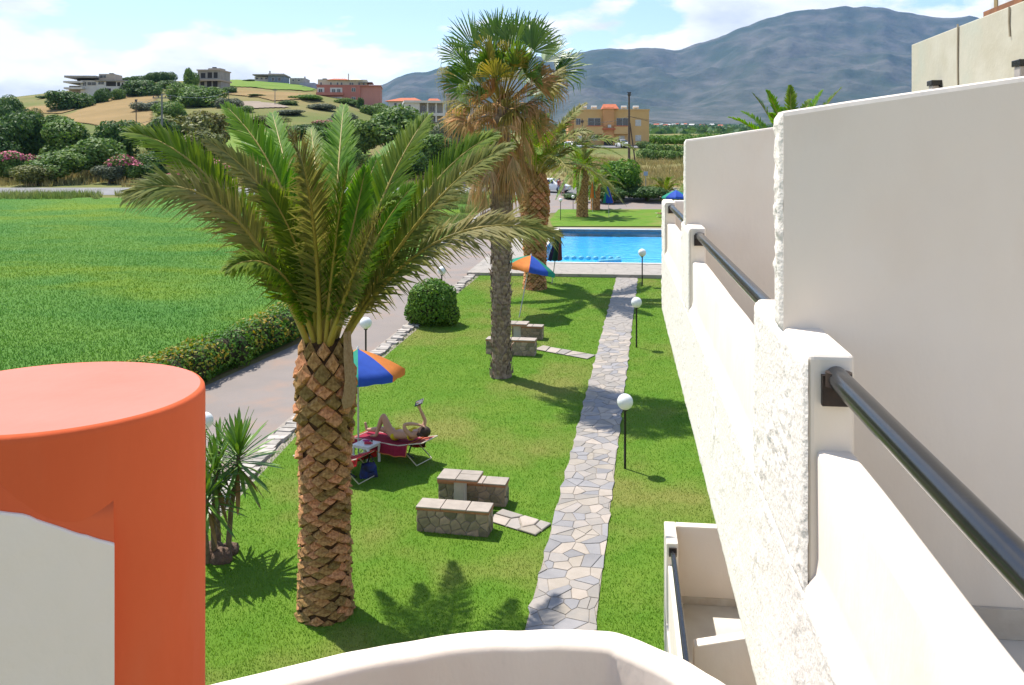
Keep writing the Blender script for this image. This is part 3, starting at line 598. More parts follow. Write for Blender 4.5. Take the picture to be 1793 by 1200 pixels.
# round clipped bush and hedge, nearer and denser
def dense_shrub(name, label, base, lumps, n, size, lm, tips=None, cat='shrub', seed=3):
    rng = np.random.default_rng(seed); root = thing(name, label, cat, base)
    V, Fa = leaf_cloud(n, lumps, size, rng, 0.6, 0.25); obj('foliage', mesh_arrays('foliage', V, Fa), M_leaf[lm], root)
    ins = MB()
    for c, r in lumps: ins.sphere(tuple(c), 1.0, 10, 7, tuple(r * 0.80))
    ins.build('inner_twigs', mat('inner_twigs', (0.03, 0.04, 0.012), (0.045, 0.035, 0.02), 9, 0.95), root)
    if tips:
        V, Fa = leaf_cloud(tips, [(c, r * 1.04) for c, r in lumps], size * 1.1, rng, 0.55, 0.06); mz = V.reshape(-1, 4, 3).mean(1); k = (mz[:, 2] > 0.62) & (fbm(mz[:, 0] * 1.1, mz[:, 1] * 1.1, 0, 2, 3) > 0.38)
        obj('young_leaves', mesh_arrays('young_leaves', V, Fa[k]), M_tipleaf, root)
    return root
bb_ = ground(757, 572)
dense_shrub('round_bush', 'round clipped green bush beside the driveway kerb', bb_, [(np.array([0, 0, 0.82]), np.array([0.80, 0.80, 0.80])), (np.array([0.28, -0.12, 0.72]), np.array([0.56, 0.56, 0.66])), (np.array([-0.3, 0.1, 0.7]), np.array([0.52, 0.52, 0.66])), (np.array([0.1, 0.2, 1.05]), np.array([0.55, 0.5, 0.5])), (np.array([-0.42, -0.2, 1.05]), np.array([0.36, 0.36, 0.34])), (np.array([0.5, 0.05, 1.12]), np.array([0.33, 0.33, 0.3])), (np.array([-0.6, 0.0, 0.5]), np.array([0.34, 0.34, 0.4])), (np.array([0.62, -0.2, 0.45]), np.array([0.34, 0.34, 0.38])), (np.array([-0.1, -0.45, 1.2]), np.array([0.3, 0.3, 0.28]))], 12000, 0.10, 3)
hl = []; h0 = G(-9.3, 20.8)
for i in range(26):
    y = 20.6 + i * 0.42; x = drive_l(y) - 0.62; q = G(x, y) - h0
    hl.append((np.array([q.x + random.uniform(-.12, .12), q.y, q.z + 0.50 + random.uniform(-.04, .06)]), np.array([0.60 + random.uniform(-.08, .06), 0.5, 0.54 + random.uniform(-.06, .06)])))
    hl.append((np.array([q.x - 0.55 + random.uniform(-.12, .12), q.y + .1, q.z + 0.44]), np.array([0.5, 0.5, 0.5])))
dense_shrub('clipped_hedge', 'green hedge with orange young leaves along the driveway edge', h0, hl, 30000, 0.10, 3, 8000, 'hedge', 9)

# ------------------------------------------------------------------ palms
def frond_mesh(base, mid, tip, nleaf, llen, lw, inward, rng, droop=0.10, vang=0.42, twist=0.0, petiole=0.12, fw=1.0):
    """pinnate frond along a quadratic curve; returns leaflet arrays and rachis points"""
    base, mid, tip = (np.array(p, float) for p in (base, mid, tip)); ctrl = 2 * mid - 0.5 * (base + tip)
    t = np.linspace(petiole, 0.995, nleaf) ; t = np.concatenate([t, t]); side = np.concatenate([np.ones(nleaf), -np.ones(nleaf)])
    t = np.clip(t + rng.normal(0, 0.003, len(t)), 0.02, 1)
    pos = ((1 - t) ** 2)[:, None] * base + (2 * t * (1 - t))[:, None] * ctrl + (t ** 2)[:, None] * tip
    tan = (2 * (1 - t))[:, None] * (ctrl - base) + (2 * t)[:, None] * (tip - ctrl); tan /= np.linalg.norm(tan, axis=1)[:, None]
    up = np.array(inward, float)[None, :] + np.array([0, 0, 0.35])[None, :]
    nrm = up - tan * (tan * up).sum(1)[:, None]; nrm /= np.linalg.norm(nrm, axis=1)[:, None]
    sid = np.cross(tan, nrm)
    if twist:
        c, s = np.cos(twist * t), np.sin(twist * t); sid, nrm = sid * c[:, None] + nrm * s[:, None], nrm * c[:, None] - sid * s[:, None]
    prof = np.interp(t, [0, 0.1, 0.22, 0.45, 0.75, 0.93, 1.0], [0.3, 0.7, 0.95, 1.0, 0.85, 0.5, 0.25]) * llen * rng.uniform(0.85, 1.12, len(t))
    fwd = fw * np.interp(t, [0, 0.3, 0.8, 1], [0.75, 0.85, 1.05, 2.2]); v = vang + rng.normal(0, 0.16, len(t))
    d = tan * fwd[:, None] + side[:, None] * sid * np.cos(v)[:, None] + nrm * np.sin(v)[:, None]; d += rng.normal(0, 0.05, d.shape); d /= np.linalg.norm(d, axis=1)[:, None]
    wv = np.cross(d, nrm); wv /= np.linalg.norm(wv, axis=1)[:, None]; wv = wv * (lw * 0.5)
    m1 = pos + d * (prof * 0.5)[:, None]; m1[:, 2] -= droop * 0.2 * prof; e = pos + d * prof[:, None]; e[:, 2] -= droop * prof * rng.uniform(0.3, 1.8, len(t))
    V = np.stack([pos - wv * 0.5, pos + wv * 0.5, m1 + wv, m1 - wv, e + wv * 0.12, e - wv * 0.12], 1)
    n = len(t); o = (np.arange(n) * 6)[:, None]; Fa = np.concatenate([o + np.array([0, 1, 2, 3]), o + np.array([3, 2, 4, 5])])
    ts = np.linspace(0, 1, 14); rp = ((1 - ts) ** 2)[:, None] * base + (2 * ts * (1 - ts))[:, None] * ctrl + (ts ** 2)[:, None] * tip
    return V.reshape(-1, 3), Fa, rp
def add_frond(root, base, mid, tip, nleaf, llen, lw, rng, m, droop=0.1, rr=0.03, vang=0.42, twist=0.0, axis=None, rachis=True, facing=None, fw=1.0):
    off = Vector(root.location); c = np.array(axis if axis is not None else base, float); mm = np.array(mid, float)
    inw = c - mm; inw[2] = 0; l = np.linalg.norm(inw); inw = inw / l if l > 0.05 else np.array([0, -0.3, 0.5])
    el = (np.array(tip) - np.array(base)); horiz = np.hypot(el[0], el[1]) / (np.linalg.norm(el) + 1e-6)
    inw = inw * (1 - horiz * 0.8) + np.array([0, 0, 1.0]) * horiz
    if facing is not None: inw = inw * 0.45 + np.array(facing)
    V, Fa, rp = frond_mesh(base, mid, tip, nleaf, llen, lw, inw, rng, droop, vang, twist, fw=fw)
    fo = obj('frond', mesh_arrays('frond', V - np.array(off), Fa), m, root)
    if rachis:
        rb = MB(); n = len(rp); rb.tube([Vector(p) - off for p in rp], [rr * (1.15 - 1.0 * i / (n - 1)) for i in range(n)], 6); rb.build('rachis', M_rachis, fo)
    return fo
def scale_proto(name):
    mb = MB()   # a diamond leaf-base: blunt, thick at its lower lip, bedded at the top
    mb.add([(-0.5, 0, 0.05), (0, 0.0, 0.62), (0.5, 0, 0.05), (0, 0.0, -0.5), (-0.34, 0.30, 0.03), (0, 0.20, 0.40), (0.34, 0.30, 0.03), (0, 0.38, -0.26)],
           [(4, 7, 6, 5), (0, 4, 5, 1), (1, 5, 6, 2), (2, 6, 7, 3), (3, 7, 4, 0)]); me = mb.mesh(name); me.materials.append(M_scale); return me
SCALES = [scale_proto('leaf_base') for _ in range(3)]
for q, me in enumerate(SCALES):
    for v in me.vertices:
        if v.index > 3: v.co += Vector((random.uniform(-.07, .07), random.uniform(-.05, .08), random.uniform(-.08, .08)))
def phoenix_trunk(root, prof, around, dz0, dz1, as_parts, depth=0.1, wk=1.0, jt=1.0):
    """prof: list of (z, r); leaf-bases in a staggered spiral; those facing the camera are parts"""
    core = MB(); core.lathe([(max(r - 0.045, 0.05), z) for z, r in prof] + [(0.02, prof[-1][0] + 0.12)], (0, 0, 0), 20); tr = core.build('trunk', M_trunkcore, root)
    zs = [p[0] for p in prof]; rs = [p[1] for p in prof]; z = prof[0][0] + 0.05; row = 0; items = []
    ztop = prof[-1][0]
    while z < ztop:
        f = (z - zs[0]) / (ztop - zs[0]); dz = dz0 + (dz1 - dz0) * max(0, (f - 0.45) / 0.55); r = float(np.interp(z, zs, rs))
        for k in range(around):
            an = 2 * math.pi * (k + 0.5 * (row % 2) + 0.13 * math.sin(row * 0.7)) / around + random.uniform(-.03, .03) * jt
            items.append((an, z + random.uniform(-.015, .015) * jt, r - 0.045 - 0.008 * jt * random.random(), 2 * math.pi * r / around * wk * (1 + random.uniform(-.1, .12) * jt), dz * 1.85 * random.uniform(0.85, 1.15), depth * (0.75 + 0.6 * f) * random.uniform(0.8, 1.2)))
        z += dz; row += 1
    loc = root.location; ca = math.atan2(-loc.y, -loc.x)
    items.sort(key=lambda i: -math.cos(i[0] - ca)); nparts = min(as_parts, len(items)); rest = MB()
    for q, (an, z, r, w, h, dp) in enumerate(items):
        me = SCALES[q % 3]; R = Matrix.Rotation(an - math.pi / 2, 4, 'Z'); Mx = Matrix.Translation((r * math.cos(an), r * math.sin(an), z)) @ R @ Matrix.Rotation(-0.12, 4, 'X') @ Matrix.Diagonal((w, dp / 0.34, h, 1))
        if q < nparts:
            o = obj('leaf_base', me, None, tr); o.matrix_local = Mx
        else: rest.add([Mx @ v.co for v in me.vertices], [tuple(p.vertices) for p in me.polygons])
    if rest.v: tag(rest.build('far_leaf_bases', M_scale, tr), kind='stuff')
    return tr

# 1. the big near date palm, fronds placed one by one
rngp = np.random.default_rng(5)
bp = ground(570, 1080); big = thing('date_palm', 'big near date palm with thick diamond patterned trunk on the lawn', 'palm tree', bp)
prof = [(-0.15, 0.45), (0.0, 0.42), (0.4, 0.395), (1.5, 0.36), (2.4, 0.38), (3.2, 0.425), (3.7, 0.415), (4.05, 0.33)]
phoenix_trunk(big, prof, 9, 0.076, 0.165, 290, 0.07, 0.98, 2.2)
for v in ((-.30, -.36, 3.98),):
    pass
crown = bp + Vector((0, 0, 4.05)); dpl = bp.y
def pw(px, py, dy): return P(px, py, dpl + dy)
spec = [  # tip px, py, depth offset; mid px, py, depth offset; material, droop, leaflet length
    ((228, 232), -0.4, (390, 340), -0.3, M_frond, 0.12, .52), ((228, 338), -1.0, (400, 372), -0.7, M_frondo, 0.30, .55), ((366, 247), -0.9, (500, 395), -0.6, M_frondo, 0.2, .42),
    ((396, 186), 1.8, (500, 345), 0.9, M_frondy, 0.06, .50), ((478, 200), 3.6, (515, 350), 1.7, M_frondy, 0.06, .55), ((508, 236), -1.7, (546, 372), -1.0, M_frondo, 0.25, .55),
    ((602, 188), 3.2, (590, 350), 1.5, M_frondy, 0.05, .52), ((748, 205), 1.6, (668, 355), 0.8, M_frond, 0.08, .50), ((866, 238), 0.2, (738, 352), 0.2, M_frond, 0.15, .46),
    ((893, 256), -0.6, (748, 372), -0.4, M_frondo, 0.2, .42), ((972, 408), -0.5, (765, 425), -0.5, M_frondo, 0.32, .55), ((690, 352), -1.6, (636, 430), -1.0, M_frond, 0.2, .45),
    ((668, 372), -1.9, (630, 455), -1.2, M_frondo, 0.25, .36), ((545, 225), 4.2, (560, 365), 2.0, M_frond, 0.1, .5),
    ((690, 250), 3.0, (640, 375), 1.4, M_frondy, 0.08, .48), ((430, 250), 3.2, (505, 380), 1.5, M_frondy, 0.08, .45),
    ((400, 470), -1.5, (490, 478), -0.8, M_frond, 0.3, .36), ((610, 290), -1.5, (590, 420), -0.9, M_frond, 0.15, .46), ((545, 320), 0.1, (560, 450), 0.1, M_frond, 0.05, .4), ((640, 300), 0.2, (610, 440), 0.2, M_frondy, 0.05, .4), ((465, 330), -0.8, (525, 450), -0.5, M_frond, 0.12, .45), ((720, 330), -0.3, (650, 440), -0.2, M_frondy, 0.12, .45), ((530, 290), 1.2, (550, 430), 0.7, M_frondy, 0.05, .45), ((660, 280), 2.2, (615, 420), 1.1, M_frondy, 0.05, .45)]
for i, (tip, td, mid, md, m, dr, ll) in enumerate(spec):
    tx = (tip[0] - 570) / 400.0; b = crown + Vector((0.26 * max(-1, min(1, tx)), 0.10 * td, -0.08 + 0.05 * math.sin(i * 2.1)))
    add_frond(big, b, pw(mid[0], mid[1], md), pw(tip[0], tip[1], td), 165, ll * 1.15, 0.034, rngp, m, dr, 0.040, 0.30, axis=crown, facing=(0.25 * math.sin(i * 1.7), -0.85, 0.1 + 0.2 * math.cos(i * 2.3)), fw=1.3)
# fibrous sheath hanging on the right of the trunk top
sh = MB(); r0 = 0.47
for (x0, a0) in ((0.0, -0.72), (0.10, -0.56)):
    pts = [Vector((r0 * math.cos(a0), r0 * math.sin(a0), 4.25)), Vector(((r0 + .03) * math.cos(a0 - .03), (r0 + .03) * math.sin(a0 - .03), 3.9)), Vector(((r0 + .05) * math.cos(a0 + .05), (r0 + .05) * math.sin(a0 + .05), 3.5)), Vector(((r0 + .0) * math.cos(a0 + .02), (r0 + .0) * math.sin(a0 + .02), 3.15))]
    n = 9
    vs = []
    for i in range(n):
        t = i / (n - 1); p = pts[min(int(t * 3), 2)].lerp(pts[min(int(t * 3) + 1, 3)], t * 3 - min(int(t * 3), 2)); w = 0.035 + 0.085 * t * t if t < .95 else 0.05
        sv = Vector((-math.sin(a0), math.cos(a0), 0)); ov = Vector((math.cos(a0), math.sin(a0), 0)) * 0.03
        vs += [p - sv * w, p + ov, p + sv * w]
    sh.add(vs, [(i * 3 + k, i * 3 + k + 1, i * 3 + 4 + k, i * 3 + 3 + k) for i in range(n - 1) for k in (0, 1)], True)
sh.build('leaf_sheath', M_fibre, big)

def phoenix(name, label, base, trunk_h, r, nf, flen, seed, mats, parts=0, around=10, nleaf=60, elmin=-10, elmax=80, lw=0.05, ll=0.45, dz=(0.10, 0.16), rs=None):
    rng = np.random.default_rng(seed); root = thing(name, label, 'palm tree', base)
    phoenix_trunk(root, rs or [(-0.2, r * 1.15), (0.2, r), (trunk_h * 0.5, r * 0.92), (trunk_h * 0.85, r * 1.05), (trunk_h, r * 0.8)], around, dz[0], dz[1], parts, 0.09)
    c = np.array(base + Vector((0, 0, trunk_h)))
    for i in range(nf):
        az = i * 2.39996 + rng.uniform(-.25, .25); f = i / max(1, nf - 1); el = math.radians(elmax + (elmin - elmax) * f ** 0.8 + rng.uniform(-6, 6)); L = flen * rng.uniform(0.88, 1.08) * (0.8 + 0.3 * min(1, f * 2))
        h = np.array([math.cos(az), math.sin(az), 0]); d = h * math.cos(el) + np.array([0, 0, math.sin(el)]); sag = L * (0.16 + 0.30 * math.cos(el))
        tip = c + d * L - np.array([0, 0, sag]); mid = c + d * L * 0.52 - np.array([0, 0, sag * 0.12])
        add_frond(root, c + h * r * 0.5 - np.array([0, 0, 0.1 * f]), mid, tip, nleaf, ll, lw, rng, mats[i % len(mats)], 0.2, 0.03, axis=c)
    return root
p3 = ground(937, 508)
phoenix('date_palm', 'stout date palm with swollen trunk standing just before the pool', p3, 4.75, 0.52, 30, 3.7, 3, [M_frond, M_frond, M_frondo], 200, 12, 60, 14, 82, 0.05, 0.5, (0.11, 0.16), [(-0.2, 0.56), (0.0, 0.50), (0.5, 0.43), (2.0, 0.46), (3.4, 0.56), (4.2, 0.55), (4.75, 0.38)])
c3_ = p3 + Vector((0.15, 0, 4.65))
for (tx_, ty_, td_), (mx_, my_, md_) in (((1036, 232, -.6), (990, 245, -.3)), ((1112, 262, .3), (1025, 246, .2)), ((1026, 182, .8), (985, 225, .4))):
    add_frond(bpy.data.objects['date_palm.001'], c3_, P(mx_, my_, p3.y + md_), P(tx_, ty_, p3.y + td_), 70, 0.5, 0.05, rngp, M_frondo, 0.25, 0.035, axis=c3_, facing=(0, -.6, .2))
p4 = ground(1020, 381)
phoenix('date_palm', 'medium date palm with green crown on the lawn beyond the pool', p4, 4.1, 0.47, 34, 3.1, 8, [M_frondy, M_frond, M_frondo], 0, 10, 45, -20, 78, 0.07, 0.45, (0.14, 0.18))
p5 = ground(1043, 369)
phoenix('date_palm', 'small date palm behind the orange and green folded umbrella', p5, 2.2, 0.40, 22, 2.6, 12, [M_frondo, M_frond], 0, 9, 40, -5, 75, 0.07, 0.4, (0.14, 0.18))
phoenix('date_palm', 'low arching date palm behind the open striped pool umbrella', G((1165 - CX) / F * 92, 92), 0.7, 0.35, 24, 2.9, 14, [M_frond, M_frondo], 0, 8, 40, 0, 70, 0.07, 0.42, (0.14, 0.18))
phoenix('date_palm', 'dark date palm partly hidden by the building edge', G((1222 - CX) / F * 84, 84), 2.3, 0.4, 26, 2.7, 15, [M_frond, M_frondo], 0, 8, 40, -30, 60, 0.07, 0.42, (0.14, 0.18))
# palm showing over the balcony wall
pb = G((1388 - CX) / F * 27, 27); tb = thing('date_palm', 'date palm whose upright fronds rise over the balcony dividing wall', 'palm tree', pb)
th = 6.15 - pb.z; phoenix_trunk(tb, [(-0.1, 0.5), (th * .5, 0.42), (th * .9, 0.46), (th, 0.36)], 9, 0.16, 0.2, 0); cb = pb + Vector((0, 0, th))
for i, (px, py, dy) in enumerate([(1278, 206, -.6), (1318, 164, .3), (1344, 160, -.4), (1384, 152, .5), (1372, 190, 1.), (1418, 176, .9), (1440, 160, .2), (1474, 154, -.2), (1500, 200, .6), (1262, 240, .8), (1350, 200, -1.0), (1420, 200, -1.0), (1300, 196, 1.2), (1460, 188, 1.3), (1540, 250, -.3), (1240, 280, 0)]):
    tip = P(px, py, 27 + dy); md = cb.lerp(tip, 0.5) + Vector((0, 0, 0.25)); add_frond(tb, cb, md, tip, 60, 0.34, 0.05, rngp, [M_frondy, M_frond][i % 2], 0.12, 0.03, axis=cb)

# 2. the tall fan palm with its skirt of dead leaves
wp = ground(878, 664); fp = thing('fan_palm', 'tall fan palm with a shaggy skirt of dead brown leaves', 'palm tree', wp)
WT = CAMZ - (185 - HY) / F * wp.y - wp.z
mb = MB(); mb.lathe([(0.36, -0.15), (0.31, 0.05), (0.26, 0.35), (0.245, 1.5), (0.25, 3.0), (0.27, 4.5), (0.27, WT * .8), (0.22, WT), (0.05, WT + 0.3)], (0, 0, 0), 18); ft = mb.build('trunk', M_wtrunk, fp)
boot = MB(); boot.add([(-0.07, 0, 0), (0.07, 0, 0), (0.05, 0.06, 0.14), (-0.05, 0.06, 0.14), (0, 0.11, 0.20), (-0.06, 0.05, 0.0), (0.06, 0.05, 0.0)], [(0, 5, 3), (5, 6, 2, 3), (6, 1, 2), (3, 2, 4), (0, 1, 6, 5), (0, 3, 4), (1, 4, 2)]); bme = boot.mesh('leaf_boot'); bme.materials.append(M_wtrunk)
k = 0; z = 0.15
while z < 5.0:
    for q in range(7):
        an = q / 7 * 6.283 + (k % 2) * 0.45 + random.uniform(-.2, .2)
        if math.sin(an) > 0.45: continue
        o = obj('leaf_boot', bme, None, ft); r = float(np.interp(z, [0, .35, 1.5, 3, 5], [.33, .25, .24, .245, .265])) - 0.012; o.location = (r * math.cos(an), r * math.sin(an), z + random.uniform(-.04, .04)); o.rotation_euler = (random.uniform(-.2, .3), 0, an - math.pi / 2 + random.uniform(-.2, .2)); sc = random.uniform(0.7, 1.25); o.scale = (sc, sc, sc)
    z += 0.15; k += 1
def fan_leaf(root, base, center, d, nrm, R, m, rng, spread=2.5, nseg=34, droop=0.25, hang=0.0):
    off = np.array(root.location); d = np.array(d, float); d /= np.linalg.norm(d); nrm = np.array(nrm, float); nrm -= d * nrm.dot(d); nrm /= np.linalg.norm(nrm) + 1e-9; s = np.cross(d, nrm)
    c = np.array(center, float); Vs, Fs = [], []
    for i in range(nseg):
        a = (i / (nseg - 1) - 0.5) * spread + rng.normal(0, 0.02); L = R * (1 - 0.22 * abs(a / spread * 2) ** 2) * rng.uniform(0.86, 1.1)
        e = d * math.cos(a) + s * math.sin(a) + nrm * 0.18 * math.cos(a * 2); e /= np.linalg.norm(e)
        w0 = np.cross(e, nrm); w0 /= np.linalg.norm(w0) + 1e-9; hw = R * spread / nseg * 0.62 * 0.55
        zig = nrm * (0.02 * R * (1 if i % 2 else -1))
        p1 = c + e * L * 0.05; p2 = c + e * L * 0.52 + zig; p3 = c + e * L * 0.80 + zig; p4 = c + e * L
        p3[2] -= droop * L * 0.14 * rng.uniform(.4, 1.6); dd = droop * L * rng.uniform(0.3, 1.6); p4[2] -= dd; p4[:2] -= e[:2] * dd * 0.5
        if hang: p3[2] -= hang * L * 0.10; p4 = p3 + np.array([e[0] * 0.05, e[1] * 0.05, -1]) * L * 0.25 * rng.uniform(.6, 1.6)
        b = len(Vs); Vs += [p1 - w0 * hw * .15, p1 + w0 * hw * .15, p2 + w0 * hw, p2 - w0 * hw, p3 + w0 * hw * .55, p3 - w0 * hw * .55, p4 + w0 * hw * .1, p4 - w0 * hw * .1]
        Fs += [(b, b + 1, b + 2, b + 3), (b + 3, b + 2, b + 4, b + 5), (b + 5, b + 4, b + 6, b + 7)]
    lf = obj('fan_leaf', mesh_arrays('fan_leaf', np.array(Vs) - off, np.array(Fs)), m, root)
    pm = MB(); b0, c0 = Vector(base) - Vector(off), Vector(c) - Vector(off); mdp = (b0 + c0) / 2 + Vector((0, 0, 0.06)); pm.tube([b0, mdp, c0], [0.025, 0.018, 0.014], 5); pm.build('petiole', M_fibre if m is M_fandry else M_rachis, lf)
    return lf
rw = np.random.default_rng(21); wd = wp.y
def wpx(px, py, dy=0.0): return np.array(P(px, py, wd + dy))
ctop = np.array(wp + Vector((0, 0, WT)))
def leaf_to(px, py, dy, R, m, spread=2.5, droop=0.25, hang=0.0, frac=0.62, bz=0.0):
    tip = wpx(px, py, dy); b = ctop + np.array([0, 0, bz]); v = tip - b; d = v / np.linalg.norm(v); c = tip - d * R
    nrm = np.array([0, -0.45, 0.9]) + rw.normal(0, 0.15, 3)
    if d[2] > 0.5: nrm = np.array([d[0] * -0.7, -0.75, 0.3]) + rw.normal(0, .15, 3)
    fan_leaf(fp, b, c, d, nrm, R, m, rw, spread, 34, droop, hang)
for (px, py, dy, R, m, sp, dr) in [
    (800, 22, 0.0, 1.15, M_fan, 2.3, .12), (868, 8, 0.4, 1.1, M_fan, 2.2, .12), (915, 12, 0.2, 1.15, M_fan, 2.2, .12), (968, 30, -0.2, 1.1, M_fan, 2.3, .15), (1000, 62, 0.5, 1.1, M_fan, 2.3, .2),
    (1035, 92, 0.0, 1.1, M_fan, 2.6, .28), (1012, 120, -.7, 1.0, M_fanyel, 2.6, .5), (768, 112, -0.2, 1.05, M_fan, 2.6, .3), (840, 62, -.8, 1.0, M_fan, 2.5, .35), (905, 55, -1.0, 1.0, M_fanyel, 2.5, .4), (955, 82, -1.0, 1.0, M_fan, 2.6, .4), (775, 60, .9, 1.0, M_fan, 2.5, .25), (850, 30, 1.0, 1.1, M_fan, 2.4, .15), (945, 20, 1.0, 1.1, M_fan, 2.4, .15), (890, 80, -1.2, .95, M_fan, 2.6, .5), (985, 150, .8, 1.0, M_fan, 2.6, .5), (800, 95, .8, 1.0, M_fan, 2.6, .4)]:
    leaf_to(px, py, dy, R, m, sp, dr)
for (px, py, dy, R, m, dr, hg) in [
    (800, 150, -.6, 1.0, M_fandry, .6, .8), (838, 118, -1.0, 1.0, M_fandry, .6, .8), (812, 222, -.9, .9, M_fandry, .5, .9), (870, 140, -1.2, .9, M_fandry, .6, .9), (900, 150, -1.2, .95, M_fandry, .6, .8), 
    (985, 108, -.6, 1.0, M_fandry, .5, .7), (1005, 130, .4, .9, M_fandry, .6, .8), (960, 178, -.8, 1.0, M_fandry, .5, .9), (925, 195, -1.2, 1.0, M_fanyel, .5, .8), (958, 215, -.9, .9, M_fanyel, .5, .9), (835, 185, .8, 1.0, M_fandry, .6, .9), (975, 200, .6, 1.0, M_fan, .5, .8)]:
    leaf_to(px, py, dy, R, m, 2.6, dr, hg, bz=-0.15)
for i in range(38):
    an = i * 2.39996; f = (i + 0.5) / 38; el = math.radians(82 - 105 * f); Rr = rw.uniform(0.85, 1.1); dist = rw.uniform(1.5, 2.2) if i < 20 else rw.uniform(1.15, 1.75)
    dv = np.array([math.cos(an) * math.cos(el), math.sin(an) * math.cos(el), math.sin(el)]); b = ctop + np.array([0, 0, -0.1 - 0.2 * f]); c = b + dv * (dist - Rr * 0.72)
    m = (M_fanyel if i % 4 == 3 else M_fan) if f < 0.45 else (M_fanyel if f < 0.7 and i % 2 else (M_fandry if f > 0.66 or i % 3 == 0 else M_fan))
    fan_leaf(fp, b, c, dv, np.array([-dv[0], -dv[1], 0.6]) + rw.normal(0, .2, 3), Rr, m, rw, rw.uniform(1.9, 2.6), 32, 0.3 + 0.45 * f, 0.0 if f < .6 else 0.8)
# skirt: dead fans folded down against the trunk, ragged lower edge
for i in range(46):
    an = i * 2.39996; zt = WT - 0.55 - (i / 46) * 1.5 + rw.uniform(-.3, .3); r = 0.30
    b = np.array(wp) + np.array([r * math.cos(an), r * math.sin(an), zt]); out = rw.uniform(0.02, 0.30)
    c = b + np.array([math.cos(an) * (0.25 + out), math.sin(an) * (0.25 + out), -0.25]); d = np.array([math.cos(an) * 0.06, math.sin(an) * 0.06, -1])
    fan_leaf(fp, b, c, d, np.array([math.cos(an), math.sin(an), 0.1]), rw.uniform(0.5, 1.05), [M_fandry, M_fandry2, M_fandry][i % 3], rw, rw.uniform(0.7, 1.3), 22, 0.0, 0.3)

# yucca clump
yb = ground(385, 985); yu = thing('yucca_plant', 'yucca clump with spiky rosettes beside the orange pillar', 'yucca', yb)
lm_ = MB(); n = 6; vs = []
for i in range(n + 1):
    t = i / n; w = 0.042 * math.sin(math.pi * (0.15 + 0.85 * (1 - t)) ) ** 0.8 if t < 1 else 0.001; vs += [(-w, t, -0.10 * t * t + 0.008), (0, t, -0.10 * t * t), (w, t, -0.10 * t * t + 0.008)]
lm_.add(vs, [(i * 3 + k, i * 3 + k + 1, i * 3 + 4 + k, i * 3 + 3 + k) for i in range(n) for k in (0, 1)], True); yme = lm_.mesh('leaf'); yme.materials.append(mat('yucca_leaf', (0.08, 0.19, 0.02), (0.15, 0.25, 0.035), 3, 0.45, objrand=0.25, transl=0.15, spec=0.4))
ydry = yme.copy(); ydry.materials.clear(); ydry.materials.append(mat('yucca_leaf_dry', (0.26, 0.17, 0.05), (0.16, 0.10, 0.03), 3, 0.7, objrand=0.25))
for (hx, hz, dy, stem0, nl, sc) in ((418, 808, 0, (398, 975), 84, 0.72), (378, 838, -0.25, (376, 965), 56, 0.6), (362, 878, -0.5, (365, 975), 56, 0.66), (384, 800, .35, (384, 955), 40, 0.56)):
    hp = P(hx, hz, yb.y + dy) - yb; s0 = P(stem0[0], stem0[1], yb.y + dy * .3) - yb; s0.z = 0.05
    st = MB(); st.tube([s0 - Vector((0, 0, .15)), s0.lerp(hp, .5) + Vector((-.03, 0, 0)), hp, hp + Vector((0, 0, .12))], [0.055, 0.042, 0.04, 0.03], 8); st.build('stem', mat('yucca_stem', (0.21, 0.16, 0.10), (0.13, 0.095, 0.06), 14, 0.95, 0.6, 50), yu)
    for i in range(nl):
        f = i / nl; az = i * 2.39996; el = math.radians(82 - 135 * f + random.uniform(-8, 8)); o = obj('leaf', ydry if f > 0.9 else yme, None, yu)
        o.location = hp + Vector((0, 0, 0.14 - 0.26 * f)); d = Vector((math.cos(az) * math.cos(el), math.sin(az) * math.cos(el), math.sin(el))); q = d.to_track_quat('Y', 'Z'); o.rotation_euler = q.to_euler(); s = sc * random.uniform(.82, 1.12); o.scale = (s * 1.1, s, s)
rk = MB()
for (px, py, r) in ((368, 985, .27), (388, 990, .2), (402, 978, .16)):
    q = ground(px, py) - yb; rk.sphere((q.x, q.y, 0.10), r, 10, 7, (1, 0.9, 0.9))
ro = rk.build('root_boss', mat('root_boss', (0.18, 0.115, 0.08), (0.11, 0.07, 0.05), 9, 0.95, 0.9, 22, bdist=0.05), yu)
for v in ro.data.vertices: v.co *= 1 + 0.25 * (float(vnoise(v.co.x * 9, v.co.y * 9, v.co.z * 9)) - 0.5)

